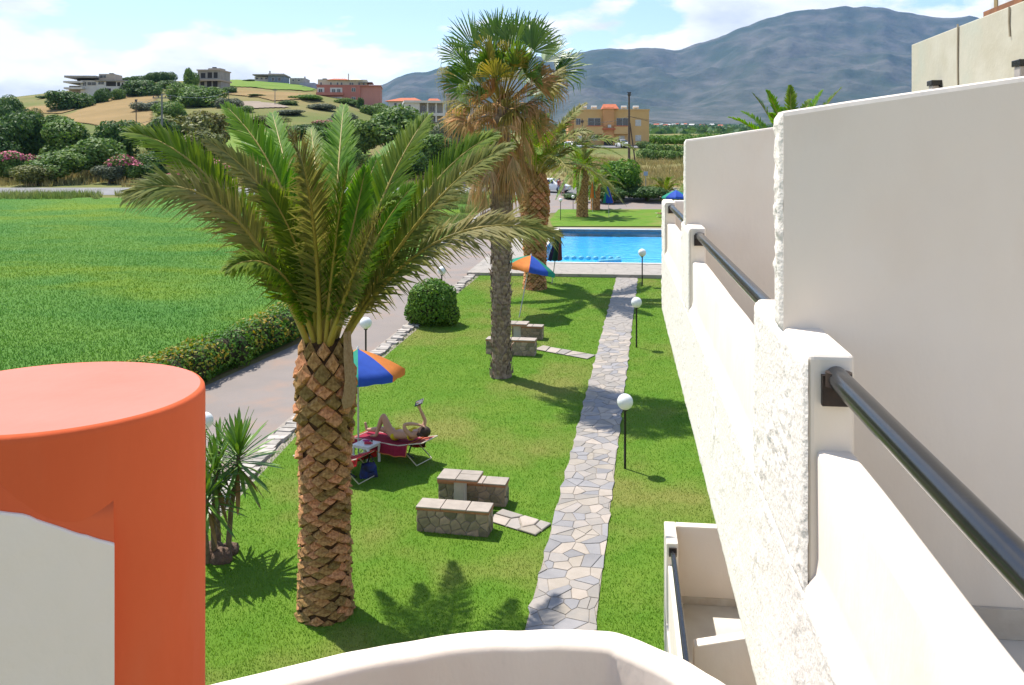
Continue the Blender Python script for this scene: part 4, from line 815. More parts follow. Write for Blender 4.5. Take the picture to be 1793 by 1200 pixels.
#PART2
# ------------------------------------------------------------------ the hotel building beside the camera
BA = math.atan(0.1225); BO = Vector((0.505, 0, 0))
hotel = thing('hotel_building', 'white plastered hotel with rough rendered balconies and black handrails', 'building', BO, -BA)      # local x = inward, y = along the facade
def rough_face(mb, y0, y1, z0, z1, x0, amp, step, edge=0.03, seed=0):
    ny, nz = max(2, int((y1 - y0) / step)), max(2, int((z1 - z0) / step)); ys = np.linspace(y0, y1, ny + 1); zs = np.linspace(z0, z1, nz + 1)
    Yg, Zg = np.meshgrid(ys, zs, indexing='ij'); n = fbm(Yg * 34, Zg * 34, 0, 3, 40 + seed) * 0.9 + 0.5 * np.maximum(0, vnoise(Yg * 60, Zg * 48, 0, 50) - 0.5)
    e = np.minimum(np.minimum(Yg - y0, y1 - Yg), np.minimum(Zg - z0, z1 - Zg)); k = np.clip(e / edge, 0, 1)
    pt = np.clip((fbm(Yg * 4.5, Zg * 4.5, 0, 3, 60 + seed) - 0.30) * 3.0, 0.15, 1); Xg = x0 - amp * (n - 0.35) * (0.25 + 0.75 * k) * pt + (1 - k) ** 2 * 0.012
    V = np.stack([Xg, Yg, Zg], -1).reshape(-1, 3); a = (np.arange(ny)[:, None] * (nz + 1) + np.arange(nz)[None, :]).ravel()
    mb.add(V, [tuple(r) for r in np.stack([a, a + 1, a + nz + 2, a + nz + 1], -1).tolist()], True)
ZB, ZL, ZP, ZT, ZF, PT = 4.45, 5.27, 5.66, 5.93, 4.97, 0.14
PIERS = [(2.585, 3.60), (7.26, 8.14), (11.50, 12.30)]
# lower rough band
lb = MB(); lb.bx(0.012, 0.30, -1.0, 12.296, ZB + 0.004, ZL - 0.004); hb = lb.build('balcony_band', M_plaster, hotel)
rf = MB(); rough_face(rf, 0.9, 12.30, ZB, ZL, 0.0, 0.026, 0.018, 0.03, 1); rf.build('rough_render', M_rough, hb)
for i, (s0, s1) in enumerate(PIERS):
    p = MB(); p.bx(0.012, PT, s0, s1, ZL + 0.002, ZT); po = p.build('pier', M_plaster, hotel, bevel=0.016, seg=3)
    r2 = MB(); rough_face(r2, s0, s1, ZL - 0.03, ZT - 0.012, 0.0, 0.025, 0.011, 0.03, 3 + i); r2.build('rough_render', M_rough, po)
spans = [(-1.0, PIERS[0][0]), (PIERS[0][1], PIERS[1][0]), (PIERS[1][1], PIERS[2][0])]
for i, (s0, s1) in enumerate(spans):
    q = MB(); n = 40; ys = np.linspace(s0 - 0.004, s1 + 0.004, n)
    prof = [(0.002, ZL - 0.03), (0.006, ZL), (0.016, ZL + 0.02), (0.03, ZL + 0.045), (0.036, ZL + 0.09), (0.036, ZP - 0.02), (0.040, ZP - 0.006), (0.052, ZP), (PT - 0.012, ZP), (PT - 0.003, ZP - 0.006), (PT, ZP - 0.02), (PT, ZF - 0.1)]
    m = len(prof); vs = [(x + 0.004 * (float(vnoise(y * 3.1, z * 3, 0, 9)) - 0.5), y, z + 0.005 * (float(vnoise(y * 2.3, x * 9, 0, 19)) - 0.5)) for y in ys for x, z in prof]
    q.add(vs, [(a * m + b, (a + 1) * m + b, (a + 1) * m + b + 1, a * m + b + 1) for a in range(n - 1) for b in range(m - 1)], True)
    q.build('parapet', M_plaster, hotel)
    h = MB(); zr = ZT - 0.062; h.tube([(0.088, s0 + 0.004, zr), (0.088, s1 - 0.004, zr)], 0.031, 20); ho = h.build('handrail', M_black, hotel)
    br = MB(); br.box((0.084, s1 - 0.012, zr - 0.035), (0.075, 0.02, 0.085)); br.lathe([(0.036, -0.02), (0.036, 0.02)], (0.088, s1 - 0.03, zr), 14); br.build('bracket', M_rust, ho)
    if i: b2 = MB(); b2.box((0.084, s0 + 0.012, zr - 0.035), (0.075, 0.02, 0.085)); b2.build('bracket', M_rust, ho)
for i, s in enumerate((2.985, 7.665)):
    w = MB(); th = 0.125; nx_ = 30; vs = []
    xs = np.linspace(0.012, 3.1, nx_)
    def top(x): return 6.63 + 0.14 * x + 0.004 * float(vnoise(x * 4, i * 3.3, 0, 8))
    prof = lambda x: [(s, ZF), (s, top(x) - 0.018), (s + 0.006, top(x) - 0.005), (s + 0.02, top(x)), (s + th - 0.02, top(x)), (s + th - 0.006, top(x) - 0.005), (s + th, top(x) - 0.018), (s + th, ZF)]
    vs = [(x, y, z) for x in xs for y, z in prof(x)]
    w.add(vs, [(a * 8 + b, a * 8 + b + 1, (a + 1) * 8 + b + 1, (a + 1) * 8 + b) for a in range(nx_ - 1) for b in range(7)], False)
    w.add(vs[:8], [tuple(range(8))]); wo = w.build('dividing_wall', M_plaster, hotel)
    e = MB(); rough_face(e, s + 0.002, s + th - 0.002, ZT - 0.01, 6.625, 0.0, 0.022, 0.008, 0.025, 7 + i); e.build('rough_render', M_rough, wo)
    sk = MB(); sk.bx(0.15, 3.08, s - 0.016, s - 0.001, ZF + 0.001, ZF + 0.095); sk.build('skirting', M_skirt, hotel)
ew = MB(); ew.bx(PT + 0.001, 3.1, 11.95, 12.1, ZF, ZT - 0.003); ew.build('end_parapet', M_plaster, hotel, bevel=0.015, seg=2)
fl = MB(); fl.bx(0.13, 3.1, -1.0, 12.25, ZF - 0.3, ZF); fl.build('balcony_floor', M_tile, hotel)
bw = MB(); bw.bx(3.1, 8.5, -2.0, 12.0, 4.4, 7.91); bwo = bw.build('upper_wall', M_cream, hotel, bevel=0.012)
cr = MB()
for s, z0, z1 in ((10.35, 7.0, 7.93), (9.02, 7.62, 7.9)): cr.tube([(3.088, s, z1), (3.09, s + 0.012, (z0 + z1) / 2), (3.09, s - 0.01, z0)], 0.010, 5)
cr.build('cable', mat('cable', (0.45, 0.38, 0.27), None, 4), bwo)
lw = MB(); lw.bx(1.9, 8.5, -2.0, 12.0, -1.2, 4.4); lw.build('lower_wall', M_plaster, hotel)
# ground-floor balcony seen below
g = MB(); g.bx(0.0, PT, 10.95, 11.62, 0.4, 1.90); gp = g.build('lower_pier', M_plaster, hotel, bevel=0.015)
g = MB(); g.bx(PT + 0.001, 1.9, 11.48, 11.62, 0.85, 1.898); g.build('lower_end_wall', M_plaster, hotel, bevel=0.014)
g = MB(); g.bx(0.02, PT - 0.01, 3.0, 10.949, 0.4, 1.64); g.build('lower_parapet', M_plaster, hotel, bevel=0.014)
g = MB(); g.bx(0.0, 1.9, 3.0, 11.5, -1.0, 0.94); g.build('lower_floor', M_tile, hotel)
g = MB(); g.bx(PT + 0.01, 1.89, 11.464, 11.479, 0.942, 1.03); g.build('skirting', M_skirt, hotel)
g = MB(); g.tube([(0.075, 3.0, 1.80), (0.075, 10.945, 1.80)], 0.03, 12); gr = g.build('handrail', M_black, hotel); g = MB(); g.box((0.075, 10.935, 1.80), (0.09, 0.02, 0.10)); g.build('bracket', M_rust, gr)
g = MB(); xs = [0.21, 1.9]; g.add([(0.21, 9.45, 0.94), (0.21, 9.60, 0.94), (0.21, 9.60, 1.48), (0.21, 9.45, 1.48), (1.9, 9.45, 0.94), (1.9, 9.60, 0.94), (1.9, 9.60, 1.86), (1.9, 9.45, 1.86)], [(0, 3, 2, 1), (4, 5, 6, 7), (0, 4, 7, 3), (1, 2, 6, 5), (3, 7, 6, 2), (0, 1, 5, 4)]); g.build('stair_wall', M_plaster, hotel, bevel=0.012)
g = MB()
for k in range(4): g.bx(0.7 + 0.3 * k, 1.88, 9.62, 10.5, 0.941 + 0.16 * k if k else 0.942, 0.94 + 0.16 * (k + 1))
g.build('steps', M_plaster, hotel)
def hl(t, s, z): return Vector((BO.x + s * math.sin(BA) + t * math.cos(BA), s * math.cos(BA) - t * math.sin(BA), z))
# bulkhead lamps and the air conditioner
for lab, s, z in (('small black wall lamp near the far end of the cream upper wall', 10.95, 7.27), ('small black wall lamp cut by the right picture edge on the cream wall', 8.62, 7.26)):
    r = thing('wall_lamp', lab, 'lamp', hl(3.1, s, z), -BA, 'wall lamps on the cream upper wall')
    m = MB(); m.box((-0.012, 0, 0), (0.02, 0.16, 0.20)); m.build('back_plate', M_black, r)
    m = MB(); m.box((-0.07, 0, 0.07), (0.10, 0.17, 0.06)); m.build('hood', M_black, r, bevel=0.008); m = MB(); m.box((-0.11, 0, -0.075), (0.02, 0.17, 0.02)); m.build('lower_bar', M_black, r)
    m = MB(); m.box((-0.065, 0, -0.02), (0.08, 0.13, 0.12)); m.build('glass', mat('lamp_glass', (0.45, 0.40, 0.36), None, 5, 0.3), r, bevel=0.01)
ac = thing('air_conditioner', 'white air conditioner on the roof at the top right corner', 'air conditioner', hl(3.35, 9.35, 7.815), -BA)
m = MB(); m.bx(-0.15, 0.25, -0.42, 0.42, 0.16, 0.74); aco = m.build('casing', mat('ac_white', (0.70, 0.71, 0.72), (0.6, 0.61, 0.62), 6, 0.4), ac, bevel=0.02)
m = MB(); m.bx(-0.2, 0.3, -0.46, 0.46, 0.10, 0.16); m.bx(-0.1, -0.04, -0.36, -0.3, 0, 0.1); m.bx(-0.1, -0.04, 0.3, 0.36, 0, 0.1); m.bx(0.14, 0.2, -0.36, -0.3, 0, 0.1); m.bx(0.14, 0.2, 0.3, 0.36, 0, 0.1); m.build('stand', mat('rusty_stand', (0.30, 0.13, 0.06), (0.2, 0.09, 0.05), 9, 0.8), ac)
m = MB(); m.bx(-0.156, -0.149, -0.22, 0.02, 0.22, 0.26); m.build('badge', M_rust, aco)
m = MB(); m.bx(-0.158, -0.148, 0.22, 0.30, 0.17, 0.73); m.build('side_strip', mat('ac_strip', (0.32, 0.24, 0.12), None, 5), aco)

# foreground: orange pillar, wall stub, curved parapet
CC = Vector((-1.26, 2.5, 0))
pil = thing('orange_pillar', 'thick orange round pillar with flat top in the foreground', 'pillar', (CC.x, CC.y, 2.0))
n = 128
def wob(a, z): return 0.003 * (float(vnoise(math.cos(a) * 3 + 7, math.sin(a) * 3, z * 2.0, 4)) - 0.5)
prof = [(0.40, 0)] + [(0.40, z) for z in np.linspace(0.3, 3.815, 14)] + [(0.3985, 3.827), (0.393, 3.834), (0.386, 3.837)]
m = MB(); vs = [((r + wob(2 * math.pi * k / n, z)) * math.cos(2 * math.pi * k / n), (r + wob(2 * math.pi * k / n, z)) * math.sin(2 * math.pi * k / n), z) for r, z in prof for k in range(n)]
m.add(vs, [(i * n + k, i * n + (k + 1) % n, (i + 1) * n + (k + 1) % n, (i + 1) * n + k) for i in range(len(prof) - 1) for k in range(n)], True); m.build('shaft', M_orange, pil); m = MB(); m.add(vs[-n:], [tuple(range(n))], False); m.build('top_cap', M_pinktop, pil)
# the stub wall, white in front; it faces the viewer's side and dies into the pillar with a steep orange fillet
nv = Vector((CC.x, CC.y)).normalized(); ev = Vector((nv.y, -nv.x)); D0 = Vector((CC.x, CC.y)).length - 0.412
def wp_(t, w, z): q = nv * (D0 + w) + ev * t; return (q.x, q.y, z)
ws0 = (CC.x - 0.1, CC.y - 0.4, 2.0); ws = thing('wall_stub', 'low white wall end joined to the orange pillar', 'wall', ws0)
ts = np.linspace(-0.75, 0.135, 60)
def wtop(t): return float(np.interp(t, [-0.75, -0.3, -0.2, -0.117, -0.057, 0.003, 0.063, 0.135], [5.75, 5.73, 5.705, 5.677, 5.656, 5.622, 5.588, 5.553]))
fm = MB(); pv = []
for t in ts:
    z = wtop(t) + 0.004 * (float(vnoise(t * 40, 0, 0, 3)) - .5); pv += [wp_(t, 0, 2.0), wp_(t, 0, z - 0.006), wp_(t, 0.003, z - 0.001), wp_(t, 0.009, z)]
fm.add(pv, [(i * 4 + k, i * 4 + 4 + k, i * 4 + 5 + k, i * 4 + 1 + k) for i in range(len(ts) - 1) for k in range(3)], False)
fm.build('white_face', mat('brightened_white_plaster', (0.86, 0.76, 0.665), (0.83, 0.725, 0.625), 1.6, 0.9, 0.5, 9, 0.2, bdist=0.012), ws, ws0)  # colour raised over the other plaster, standing in for light this face lacks
om = MB(); pv = []
for t in ts:
    z = wtop(t); g_ = 0.412 - math.sqrt(max(0.0, 0.16 - min(0.399, abs(t)) ** 2)) + 0.006; g_ = min(max(g_, 0.016), 0.14); zq = lambda f: min(z + f * g_, 5.80)
    pv += [wp_(t, 0.0093, 2.0), wp_(t, 0.0093, z - 0.001), wp_(t, 0.009 + (g_ - .009) * .25, zq(0.4)), wp_(t, 0.009 + (g_ - .009) * .6, zq(1.2)), wp_(t, g_, zq(2.9)), wp_(t, g_ + 0.001, 2.0)]
om.add(pv, [(i * 6 + k, i * 6 + 6 + k, i * 6 + 7 + k, i * 6 + 1 + k) for i in range(len(ts) - 1) for k in range(5)], True)
l = pv[-6:]; om.add(l, [(0, 5, 4, 3, 2, 1)]); om.add([wp_(0.135, 0.0005, 2.0), wp_(0.135, 0.0005, l[1][2] - 0.006), l[1], l[0]], [(0, 3, 2, 1)]); om.build('orange_return', M_orange, ws, ws0)
cp = thing('curved_parapet', 'curved white parapet along the bottom of the picture', 'parapet', (-0.1, 2.25, 3.6))
CPT = [(-1.75, 2.55), (-1.40, 2.90), (-1.04, 3.10), (-0.687, 3.265), (-0.417, 3.385), (-0.17, 3.452), (0.06, 3.473), (0.27, 3.465), (0.435, 3.425), (0.618, 3.262), (0.739, 3.086), (0.835, 2.85), (0.88, 2.5), (0.90, 2.0), (0.90, 1.4)]
cv = []
for q in range(1, len(CPT) - 2):
    a, b, c, d = (Vector(CPT[q + w]) for w in (-1, 0, 1, 2))
    for w in range(9): t = w / 9; cv.append(0.5 * ((2 * b) + (c - a) * t + (2 * a - 5 * b + 4 * c - d) * t * t + (3 * b - a - 3 * c + d) * t ** 3))
R0, TH, zt = 1.10, 0.135, 1.10
prof = [(0, -0.6), (0, zt - 0.03), (0.008, zt - 0.009), (0.028, zt), (TH - 0.028, zt), (TH - 0.008, zt - 0.009), (TH, zt - 0.03), (TH, -0.2)]
vs = []
for k, p in enumerate(cv):
    tg = (cv[min(k + 1, len(cv) - 1)] - cv[max(k - 1, 0)]).normalized(); nr = Vector((tg.y, -tg.x)); wv_ = 0.006 * (float(vnoise(k * .21, 1, 0, 6)) - .5)
    for w, z in prof: q = p + nr * (w + wv_); vs.append((q.x + 0.1, q.y - 2.25, z + 0.008 * (float(vnoise(k * .25, 3, 0, 16)) - .5)))
n = len(cv) - 1; m = MB(); q = len(prof); m.add(vs, [(a * q + b, a * q + b + 1, (a + 1) * q + b + 1, (a + 1) * q + b) for a in range(n) for b in range(q - 1)], True); m.build('wall', M_plaster, cp)
m = MB(); m.lathe([(0.0, 0.0), (R0 + 0.02, 0.0)], (0, 0, 0.05), 48, False); m.build('landing_floor', M_tile, cp)

# ------------------------------------------------------------------ garden lamps
def lamp(label, foot, h, gr=0.16):
    r = thing('garden_lamp', label, 'lamp', foot, 0, 'globe lamps in the garden')
    m = MB(); m.lathe([(0.07, -0.02), (0.07, 0.02), (0.03, 0.04)], (0, 0, 0), 12); m.tube([(0, 0, 0.0), (0, 0, h - 2 * gr)], 0.026, 10); m.build('post', M_black, r)
    m = MB(); m.lathe([(0.03, 0), (0.055, 0.015), (0.055, 0.05), (0.04, 0.055)], (0, 0, h - 2 * gr - 0.03), 14); m.build('collar', M_black, r)
    m = MB(); m.sphere((0, 0, h - gr), gr, 24, 16); m.build('globe', M_globe, r); return r
for lab, fx, fy, top in [('globe lamp nearest the camera beside the flagstone path', 1095, 828, 691), ('second globe lamp along the flagstone path', 1115, 613, 521), ('globe lamp where the flagstone path meets the pool deck', 1125, 504, 436), ('globe lamp beside the driveway behind the near striped umbrella', 641, 660, 556), ('globe lamp behind the round clipped bush', 774, 527, 467), ('globe lamp between the orange pillar and the yucca', 359, 866, 722), ('black lamp post behind the arching palm frond by the deck', 861, 459, 396), ('globe lamp at the corner of the lawn beyond the pool', 982, 387, 347), ('globe lamp beside the paved walk beyond the pool', 1004, 368, 342)]:
    f = ground(fx, fy); lamp(lab, f, (fy - top) / F * f.y, 0.165 if fy > 450 else 0.15)

# ------------------------------------------------------------------ umbrellas
M_uo = mat('canvas_orange', (0.72, 0.24, 0.05), (0.66, 0.21, 0.045), 5, 0.8, transl=0.25); M_ub = mat('canvas_blue', (0.035, 0.10, 0.50), (0.03, 0.085, 0.43), 5, 0.8, transl=0.25); M_ug = mat('canvas_green', (0.02, 0.30, 0.20), (0.02, 0.25, 0.17), 5, 0.8, transl=0.25); M_pole = mat('steel_pole', (0.5, 0.5, 0.48), None, 6, 0.4, metal=0.4)
def umbrella_open(label, foot, top, R, rot, tilt=(0.0, 0.0), cols=None, drop=0.5):
    r = thing('beach_umbrella', label, 'umbrella', foot); H_ = top - foot.z; cols = cols or [M_uo, M_ub, M_ug]
    ax = Vector((tilt[0], tilt[1], 1)).normalized(); Rq = Vector((0, 0, 1)).rotation_difference(ax).to_matrix(); apex = ax * H_
    m = MB(); m.tube([(0, 0, -0.1), tuple(apex * 0.985)], 0.019, 8); m.build('pole', M_pole, r)
    m = MB(); m.lathe([(0.03, -0.02), (0.02, 0.03), (0.0, 0.07)], tuple(apex), 8); m.build('finial', M_globe, r)
    for k in range(8):
        vs = []; a0, a1 = rot + k * math.pi / 4, rot + (k + 1) * math.pi / 4
        rows = 6
        for i in range(rows + 1):
            f = i / rows; z = -drop * (0.62 * f + 0.38 * f * f)
            for q in range(5):
                a = a0 + (a1 - a0) * q / 4; ch = math.cos(math.pi / 8) / math.cos(a - (a0 + a1) / 2); sc = 1 - 0.045 * f * math.sin(math.pi * q / 4); vs.append(apex + Rq @ Vector((R * f * ch * sc * math.cos(a), R * f * ch * sc * math.sin(a), z - 0.03 * f * math.sin(math.pi * q / 4))))
        for q in range(5):
            a = a0 + (a1 - a0) * q / 4; ch = math.cos(math.pi / 8) / math.cos(a - (a0 + a1) / 2) * 0.955 + 0.045 * (1 - math.sin(math.pi * q / 4)); vs.append(apex + Rq @ Vector((R * 0.99 * ch * math.cos(a), R * 0.99 * ch * math.sin(a), -drop - 0.13 - 0.015 * (q % 2))))
        m = MB(); m.add(vs, [(i * 5 + q, i * 5 + 5 + q, i * 5 + 6 + q, i * 5 + 1 + q) for i in range(rows + 1) for q in range(4)], True); m.build('canopy_panel', cols[k % len(cols)], r)
    m = MB()
    for k in range(8):
        a = rot + k * math.pi / 4; e = apex + Rq @ Vector((R * 0.92 * math.cos(a), R * 0.92 * math.sin(a), -drop * 0.93)); m.tube([apex - ax * 0.02, e], 0.006, 4); m.tube([apex - ax * 0.62, apex + (e - apex) * 0.5], 0.005, 4)
    m.build('ribs', M_pole, r); return r
def umbrella_shut(label, foot, zt, zb, rot, lean=(0, 0), R=0.2, cols=None):
    r = thing('beach_umbrella', label, 'umbrella', foot); cols = cols or [M_uo, M_ub, M_ug]; H_ = zt - foot.z; hb = zb - foot.z; ax = Vector((lean[0], lean[1], 1))
    m = MB(); m.tube([(0, 0, -0.1), tuple(ax * (H_ + 0.04))], 0.02, 8); m.build('pole', M_pole, r)
    for k in range(8):
        a0 = rot + k * math.pi / 4; vs = []
        for i in range(8):
            f = i / 7; z = H_ + (hb - H_) * f
            for q in range(4):
                a = a0 + math.pi / 4 * q / 3; rr_ = (0.025 + R * f ** 0.8) * (1.0 if q in (0, 3) else 0.62 + 0.1 * math.sin(k * 2.1)) ; vs.append(ax * z + Vector((rr_ * math.cos(a), rr_ * math.sin(a), -0.05 * f * (q in (1, 2)))))
        m = MB(); m.add(vs, [(i * 4 + q, i * 4 + 4 + q, i * 4 + 5 + q, i * 4 + 1 + q) for i in range(7) for q in range(3)], True); m.build('canopy_panel', cols[k % len(cols)], r)
    return r
f = Vector((-3.25, 19.35, float(H(-3.25, 19.35)))); d = 19.35
a_ = P(626, 612, d); umbrella_open('near striped umbrella in blue orange and green over the sunbather', f, a_.z, 1.0, math.radians(-80), ((a_.x - f.x) / (a_.z - f.z), 0.03), [M_ub, M_uo, M_ug, M_ub, M_uo, M_ug, M_uo, M_ug], 0.47)
f = ground(908, 560); a_ = P(931, 444, f.y + 0.3); umbrella_open('open striped umbrella with orange panel behind the fan palm trunk', f, a_.z, 0.98, math.radians(-90), ((a_.x - f.x) / (a_.z - f.z), 0.12), [M_ub, M_ug, M_uo, M_ub, M_uo, M_ub, M_ug, M_uo], 0.48)
f = ground(966, 500); umbrella_shut('dark folded umbrella leaning in front of the pool', f, P(979, 402, f.y).z, P(976, 455, f.y).z, 0.3, (0.14, 0.0), 0.30, [mat('canvas_dark_red', (0.16, 0.05, 0.05), None, 5), mat('canvas_navy', (0.03, 0.03, 0.10), None, 5), mat('canvas_dark_green', (0.02, 0.09, 0.06), None, 5)])
f = ground(1038, 373); umbrella_shut('folded orange and green umbrella beside the medium date palm', f, P(1036, 318, f.y).z, P(1036, 346, f.y).z, 0.5, (0, 0), 0.26, [M_uo, M_uo, M_ug, M_ug])
f = ground(1067, 382); umbrella_shut('folded blue and orange umbrella on the lawn beyond the pool', f, P(1062, 327, f.y).z, P(1065, 355, f.y).z, 0.2, (-0.05, 0), 0.45, [M_ub, M_ub, M_uo, M_uo, M_ug])
f = ground(1184, 371); a_ = P(1179, 333, f.y); umbrella_open('open striped umbrella beyond the pool at the building edge', f, a_.z, 1.25, math.radians(-100), (0.0, 0), [M_ub, M_ug, M_uo, M_ub, M_ub, M_uo, M_ug, M_ub], 0.62)

# ------------------------------------------------------------------ stone benches and tables
def bench(label, c, ln, dp, h, rz, seed):
    r = thing('stone_bench', label, 'bench', c, rz, 'stone benches on the lawn'); rg = random.Random(seed)
    m = MB(); m.bx(-ln / 2, ln / 2, -dp / 2, dp / 2, -0.15, h - 0.05); core = m.build('masonry', M_mortar, r)
    for (o, u, nrm, w) in ((Vector((-ln / 2, -dp / 2, 0)), Vector((1, 0, 0)), Vector((0, -1, 0)), ln), (Vector((ln / 2, -dp / 2, 0)), Vector((0, 1, 0)), Vector((1, 0, 0)), dp), (Vector((-ln / 2, dp / 2, 0)), Vector((0, -1, 0)), Vector((-1, 0, 0)), dp)):
        for poly in voronoi(w, h - 0.05, 0.125, rg, 0.016, 1.35):
            me, oo = stone_mesh(poly, rg.uniform(0.012, 0.026), 0.14, lambda a, b, q: o + u * a + Vector((0, 0, b)) + nrm * q)
            s = obj('stone', me, M_bstone, core); s.location = oo
    x = -ln / 2 - 0.03; k = 0
    cuts = [x] + [x + (ln + 0.06) * q + rg.uniform(-.05, .05) for q in (0.34, 0.68)] + [ln / 2 + 0.03]
    for a, b in zip(cuts, cuts[1:]):
        m = MB(); m.bx(a + 0.006, b - 0.006, -dp / 2 - 0.03 - rg.uniform(0, .012), dp / 2 + 0.03, h - 0.012, h + 0.012 + rg.uniform(0, .006)); m.build('seat_slab', M_slab, r, bevel=0.008)
        m = MB(); m.bx(a + 0.004, b - 0.004, -dp / 2 - 0.028, dp / 2 + 0.028, h - 0.05, h - 0.0125); m.build('clay_course', M_slabedge, r)
    return r
def table(label, c, w, dp, h, rz):
    r = thing('stone_table', label, 'table', c, rz, 'stone tables on the lawn')
    m = MB(); m.bx(-0.10, 0.10, -0.10, 0.10, -0.1, h - 0.05); m.build('pedestal', mat('concrete_post', (0.5, 0.46, 0.40), (0.42, 0.38, 0.33), 6, 0.9, 0.3), r, bevel=0.012)
    for x0, x1, y0, y1 in ((-w / 2, -0.03, -dp / 2, dp / 2), (-0.02, w / 2, -dp / 2, 0.04), (-0.02, w / 2, 0.05, dp / 2)):
        m = MB(); m.bx(x0, x1, y0, y1, h - 0.02, h + 0.012); m.build('top_slab', M_slab, r, bevel=0.008)
    m = MB(); m.bx(-w / 2 + 0.005, w / 2 - 0.005, -dp / 2 + 0.005, dp / 2 - 0.005, h - 0.055, h - 0.021); m.build('clay_course', M_slabedge, r); return r
RB = math.radians(-11)
def gbase(px, py, dz=0.06): v = ground(px, py); return v + Vector((0, 0, dz))
c = gbase(796, 943); c.y += 0.16; bench('stone bench nearest the camera with pale slab seat', c, 1.26, 0.36, 0.44, RB, 3)
c = gbase(829, 890); c.y += 0.15; bench('stone bench behind the nearest stone table', c, 1.26, 0.34, 0.42, RB, 4)
c = gbase(806, 905); c.y += 0.1; table('stone slab table between the two nearest benches', c, 0.76, 0.52, 0.66, RB)
c = gbase(896, 626); c.y += 0.16; bench('stone bench behind the foot of the fan palm trunk', c, 1.46, 0.36, 0.46, RB, 5)
c = gbase(925, 598); c.y += 0.16; bench('farthest stone bench right of the fan palm trunk', c, 0.95, 0.34, 0.42, RB, 6)
c = gbase(906, 607); c.y += 0.1; table('stone slab table right of the fan palm trunk', c, 0.7, 0.55, 0.66, RB)

# ------------------------------------------------------------------ sunbathing group
M_tube = mat('cream_tube', (0.62, 0.56, 0.42), None, 6, 0.4); M_towel = mat('wine_towel', (0.30, 0.018, 0.045), (0.24, 0.012, 0.035), 18, 0.95, 0.4, 120); M_tedge = mat('towel_orange_edge', (0.62, 0.20, 0.05), None, 6, 0.95); M_red = mat('red_towel', (0.42, 0.02, 0.02), (0.30, 0.015, 0.02), 9, 0.95, 0.3, 90); M_sling = mat('sling_cloth', (0.45, 0.10, 0.06), None, 9, 0.9)
def lounger(label, foot, head, z_seat, back=0.14, towel=M_towel):
    d = head - foot; rz = math.atan2(d.y, d.x); L_ = Vector((d.x, d.y)).length
    base = G(foot.x, foot.y, 0.06); r = thing('sun_lounger', label, 'sun lounger', base, rz, 'sun loungers on the lawn')
    def zb(x): return z_seat + (0 if x < 1.15 else (x - 1.15) / (L_ - 1.15) * back)
    m = MB()
    for s in (-1, 1): m.tube([(0, s * 0.29, z_seat), (1.15, s * 0.29, z_seat), (L_, s * 0.29, z_seat + back)], 0.014, 8)
    m.tube([(0, -0.29, z_seat), (0, 0.29, z_seat)], 0.014, 8); m.tube([(L_, -0.29, z_seat + back), (L_, 0.29, z_seat + back)], 0.014, 8); m.build('frame', M_tube, r)
    for x0, x1 in ((0.42, 0.12), (1.18, 1.62)):
        m = MB(); m.tube([(x0, -0.28, z_seat), (x1, -0.28, 0.015), (x1, 0.28, 0.015), (x0, 0.28, z_seat)], 0.013, 8); m.build('leg', M_tube, r)
    m = MB(); m.tube([(1.5, -0.29, zb(1.5)), (1.42, -0.29, z_seat - 0.14), (1.56, -0.29, z_seat - 0.2)], 0.02, 6); m.tube([(1.5, 0.29, zb(1.5)), (1.42, 0.29, z_seat - 0.14)], 0.02, 6); m.build('ratchet', M_black, r)
    m = MB(); xs = np.linspace(0.0, L_, 12); vs = [(x, y, zb(x) - 0.02 * math.cos(y / 0.29 * 1.5)) for x in xs for y in np.linspace(-0.28, 0.28, 5)]; m.add(vs, [(i * 5 + k, i * 5 + 5 + k, i * 5 + 6 + k, i * 5 + 1 + k) for i in range(11) for k in range(4)], True); m.build('sling', M_sling, r)
    return r, zb, L_
ft, hd = P(634, 768, 19.85), P(753, 783, 19.02)
lo, zb, LL = lounger('sun lounger under the wine red towel with a sunbather', ft, hd, 0.36)
rz_ = lo.rotation_euler.z
tw = thing('beach_towel', 'wine red towel with orange edge draped over the sunbather lounger', 'towel', lo.location, rz_)
def towel_mesh(root, x0, x1, w0, w1, lift, m, me_):
    vs = []; xs = np.linspace(x0, x1, 30); us = np.linspace(-1, 1, 22)
    for x in xs:
        w = w0 + (w1 - w0) * (x - x0) / (x1 - x0)
        for u in us:
            y = u * w; ex = max(0, abs(y) - 0.305); zz = zb(x) + lift - 0.012 * math.cos(min(abs(y), .29) / 0.29 * 1.5) + 0.012 * (float(vnoise(x * 9, y * 9, 0, 2)) - .5)
            yy = math.copysign(min(abs(y), 0.305) + ex * 0.25, y) if abs(y) > 0 else 0; vs.append((x, yy + (0.02 * math.sin(x * 21) if ex > 0 else 0), zz - ex * 0.93))
    k = MB(); nu = len(us); k.add(vs, [(i * nu + j, i * nu + nu + j, i * nu + nu + 1 + j, i * nu + 1 + j) for i in range(29) for j in range(nu - 1)], True); o = k.build('cloth', m, root)
    e = MB()
    for idx in ([i * nu for i in range(30)], [i * nu + nu - 1 for i in range(30)], [j for j in range(nu)], [29 * nu + j for j in range(nu)]): e.tube([vs[q] for q in idx], 0.011, 5)
    e.build('hem', me_, o)
towel_mesh(tw, -0.05, 1.42, 0.46, 0.56, 0.012, M_towel, M_tedge)
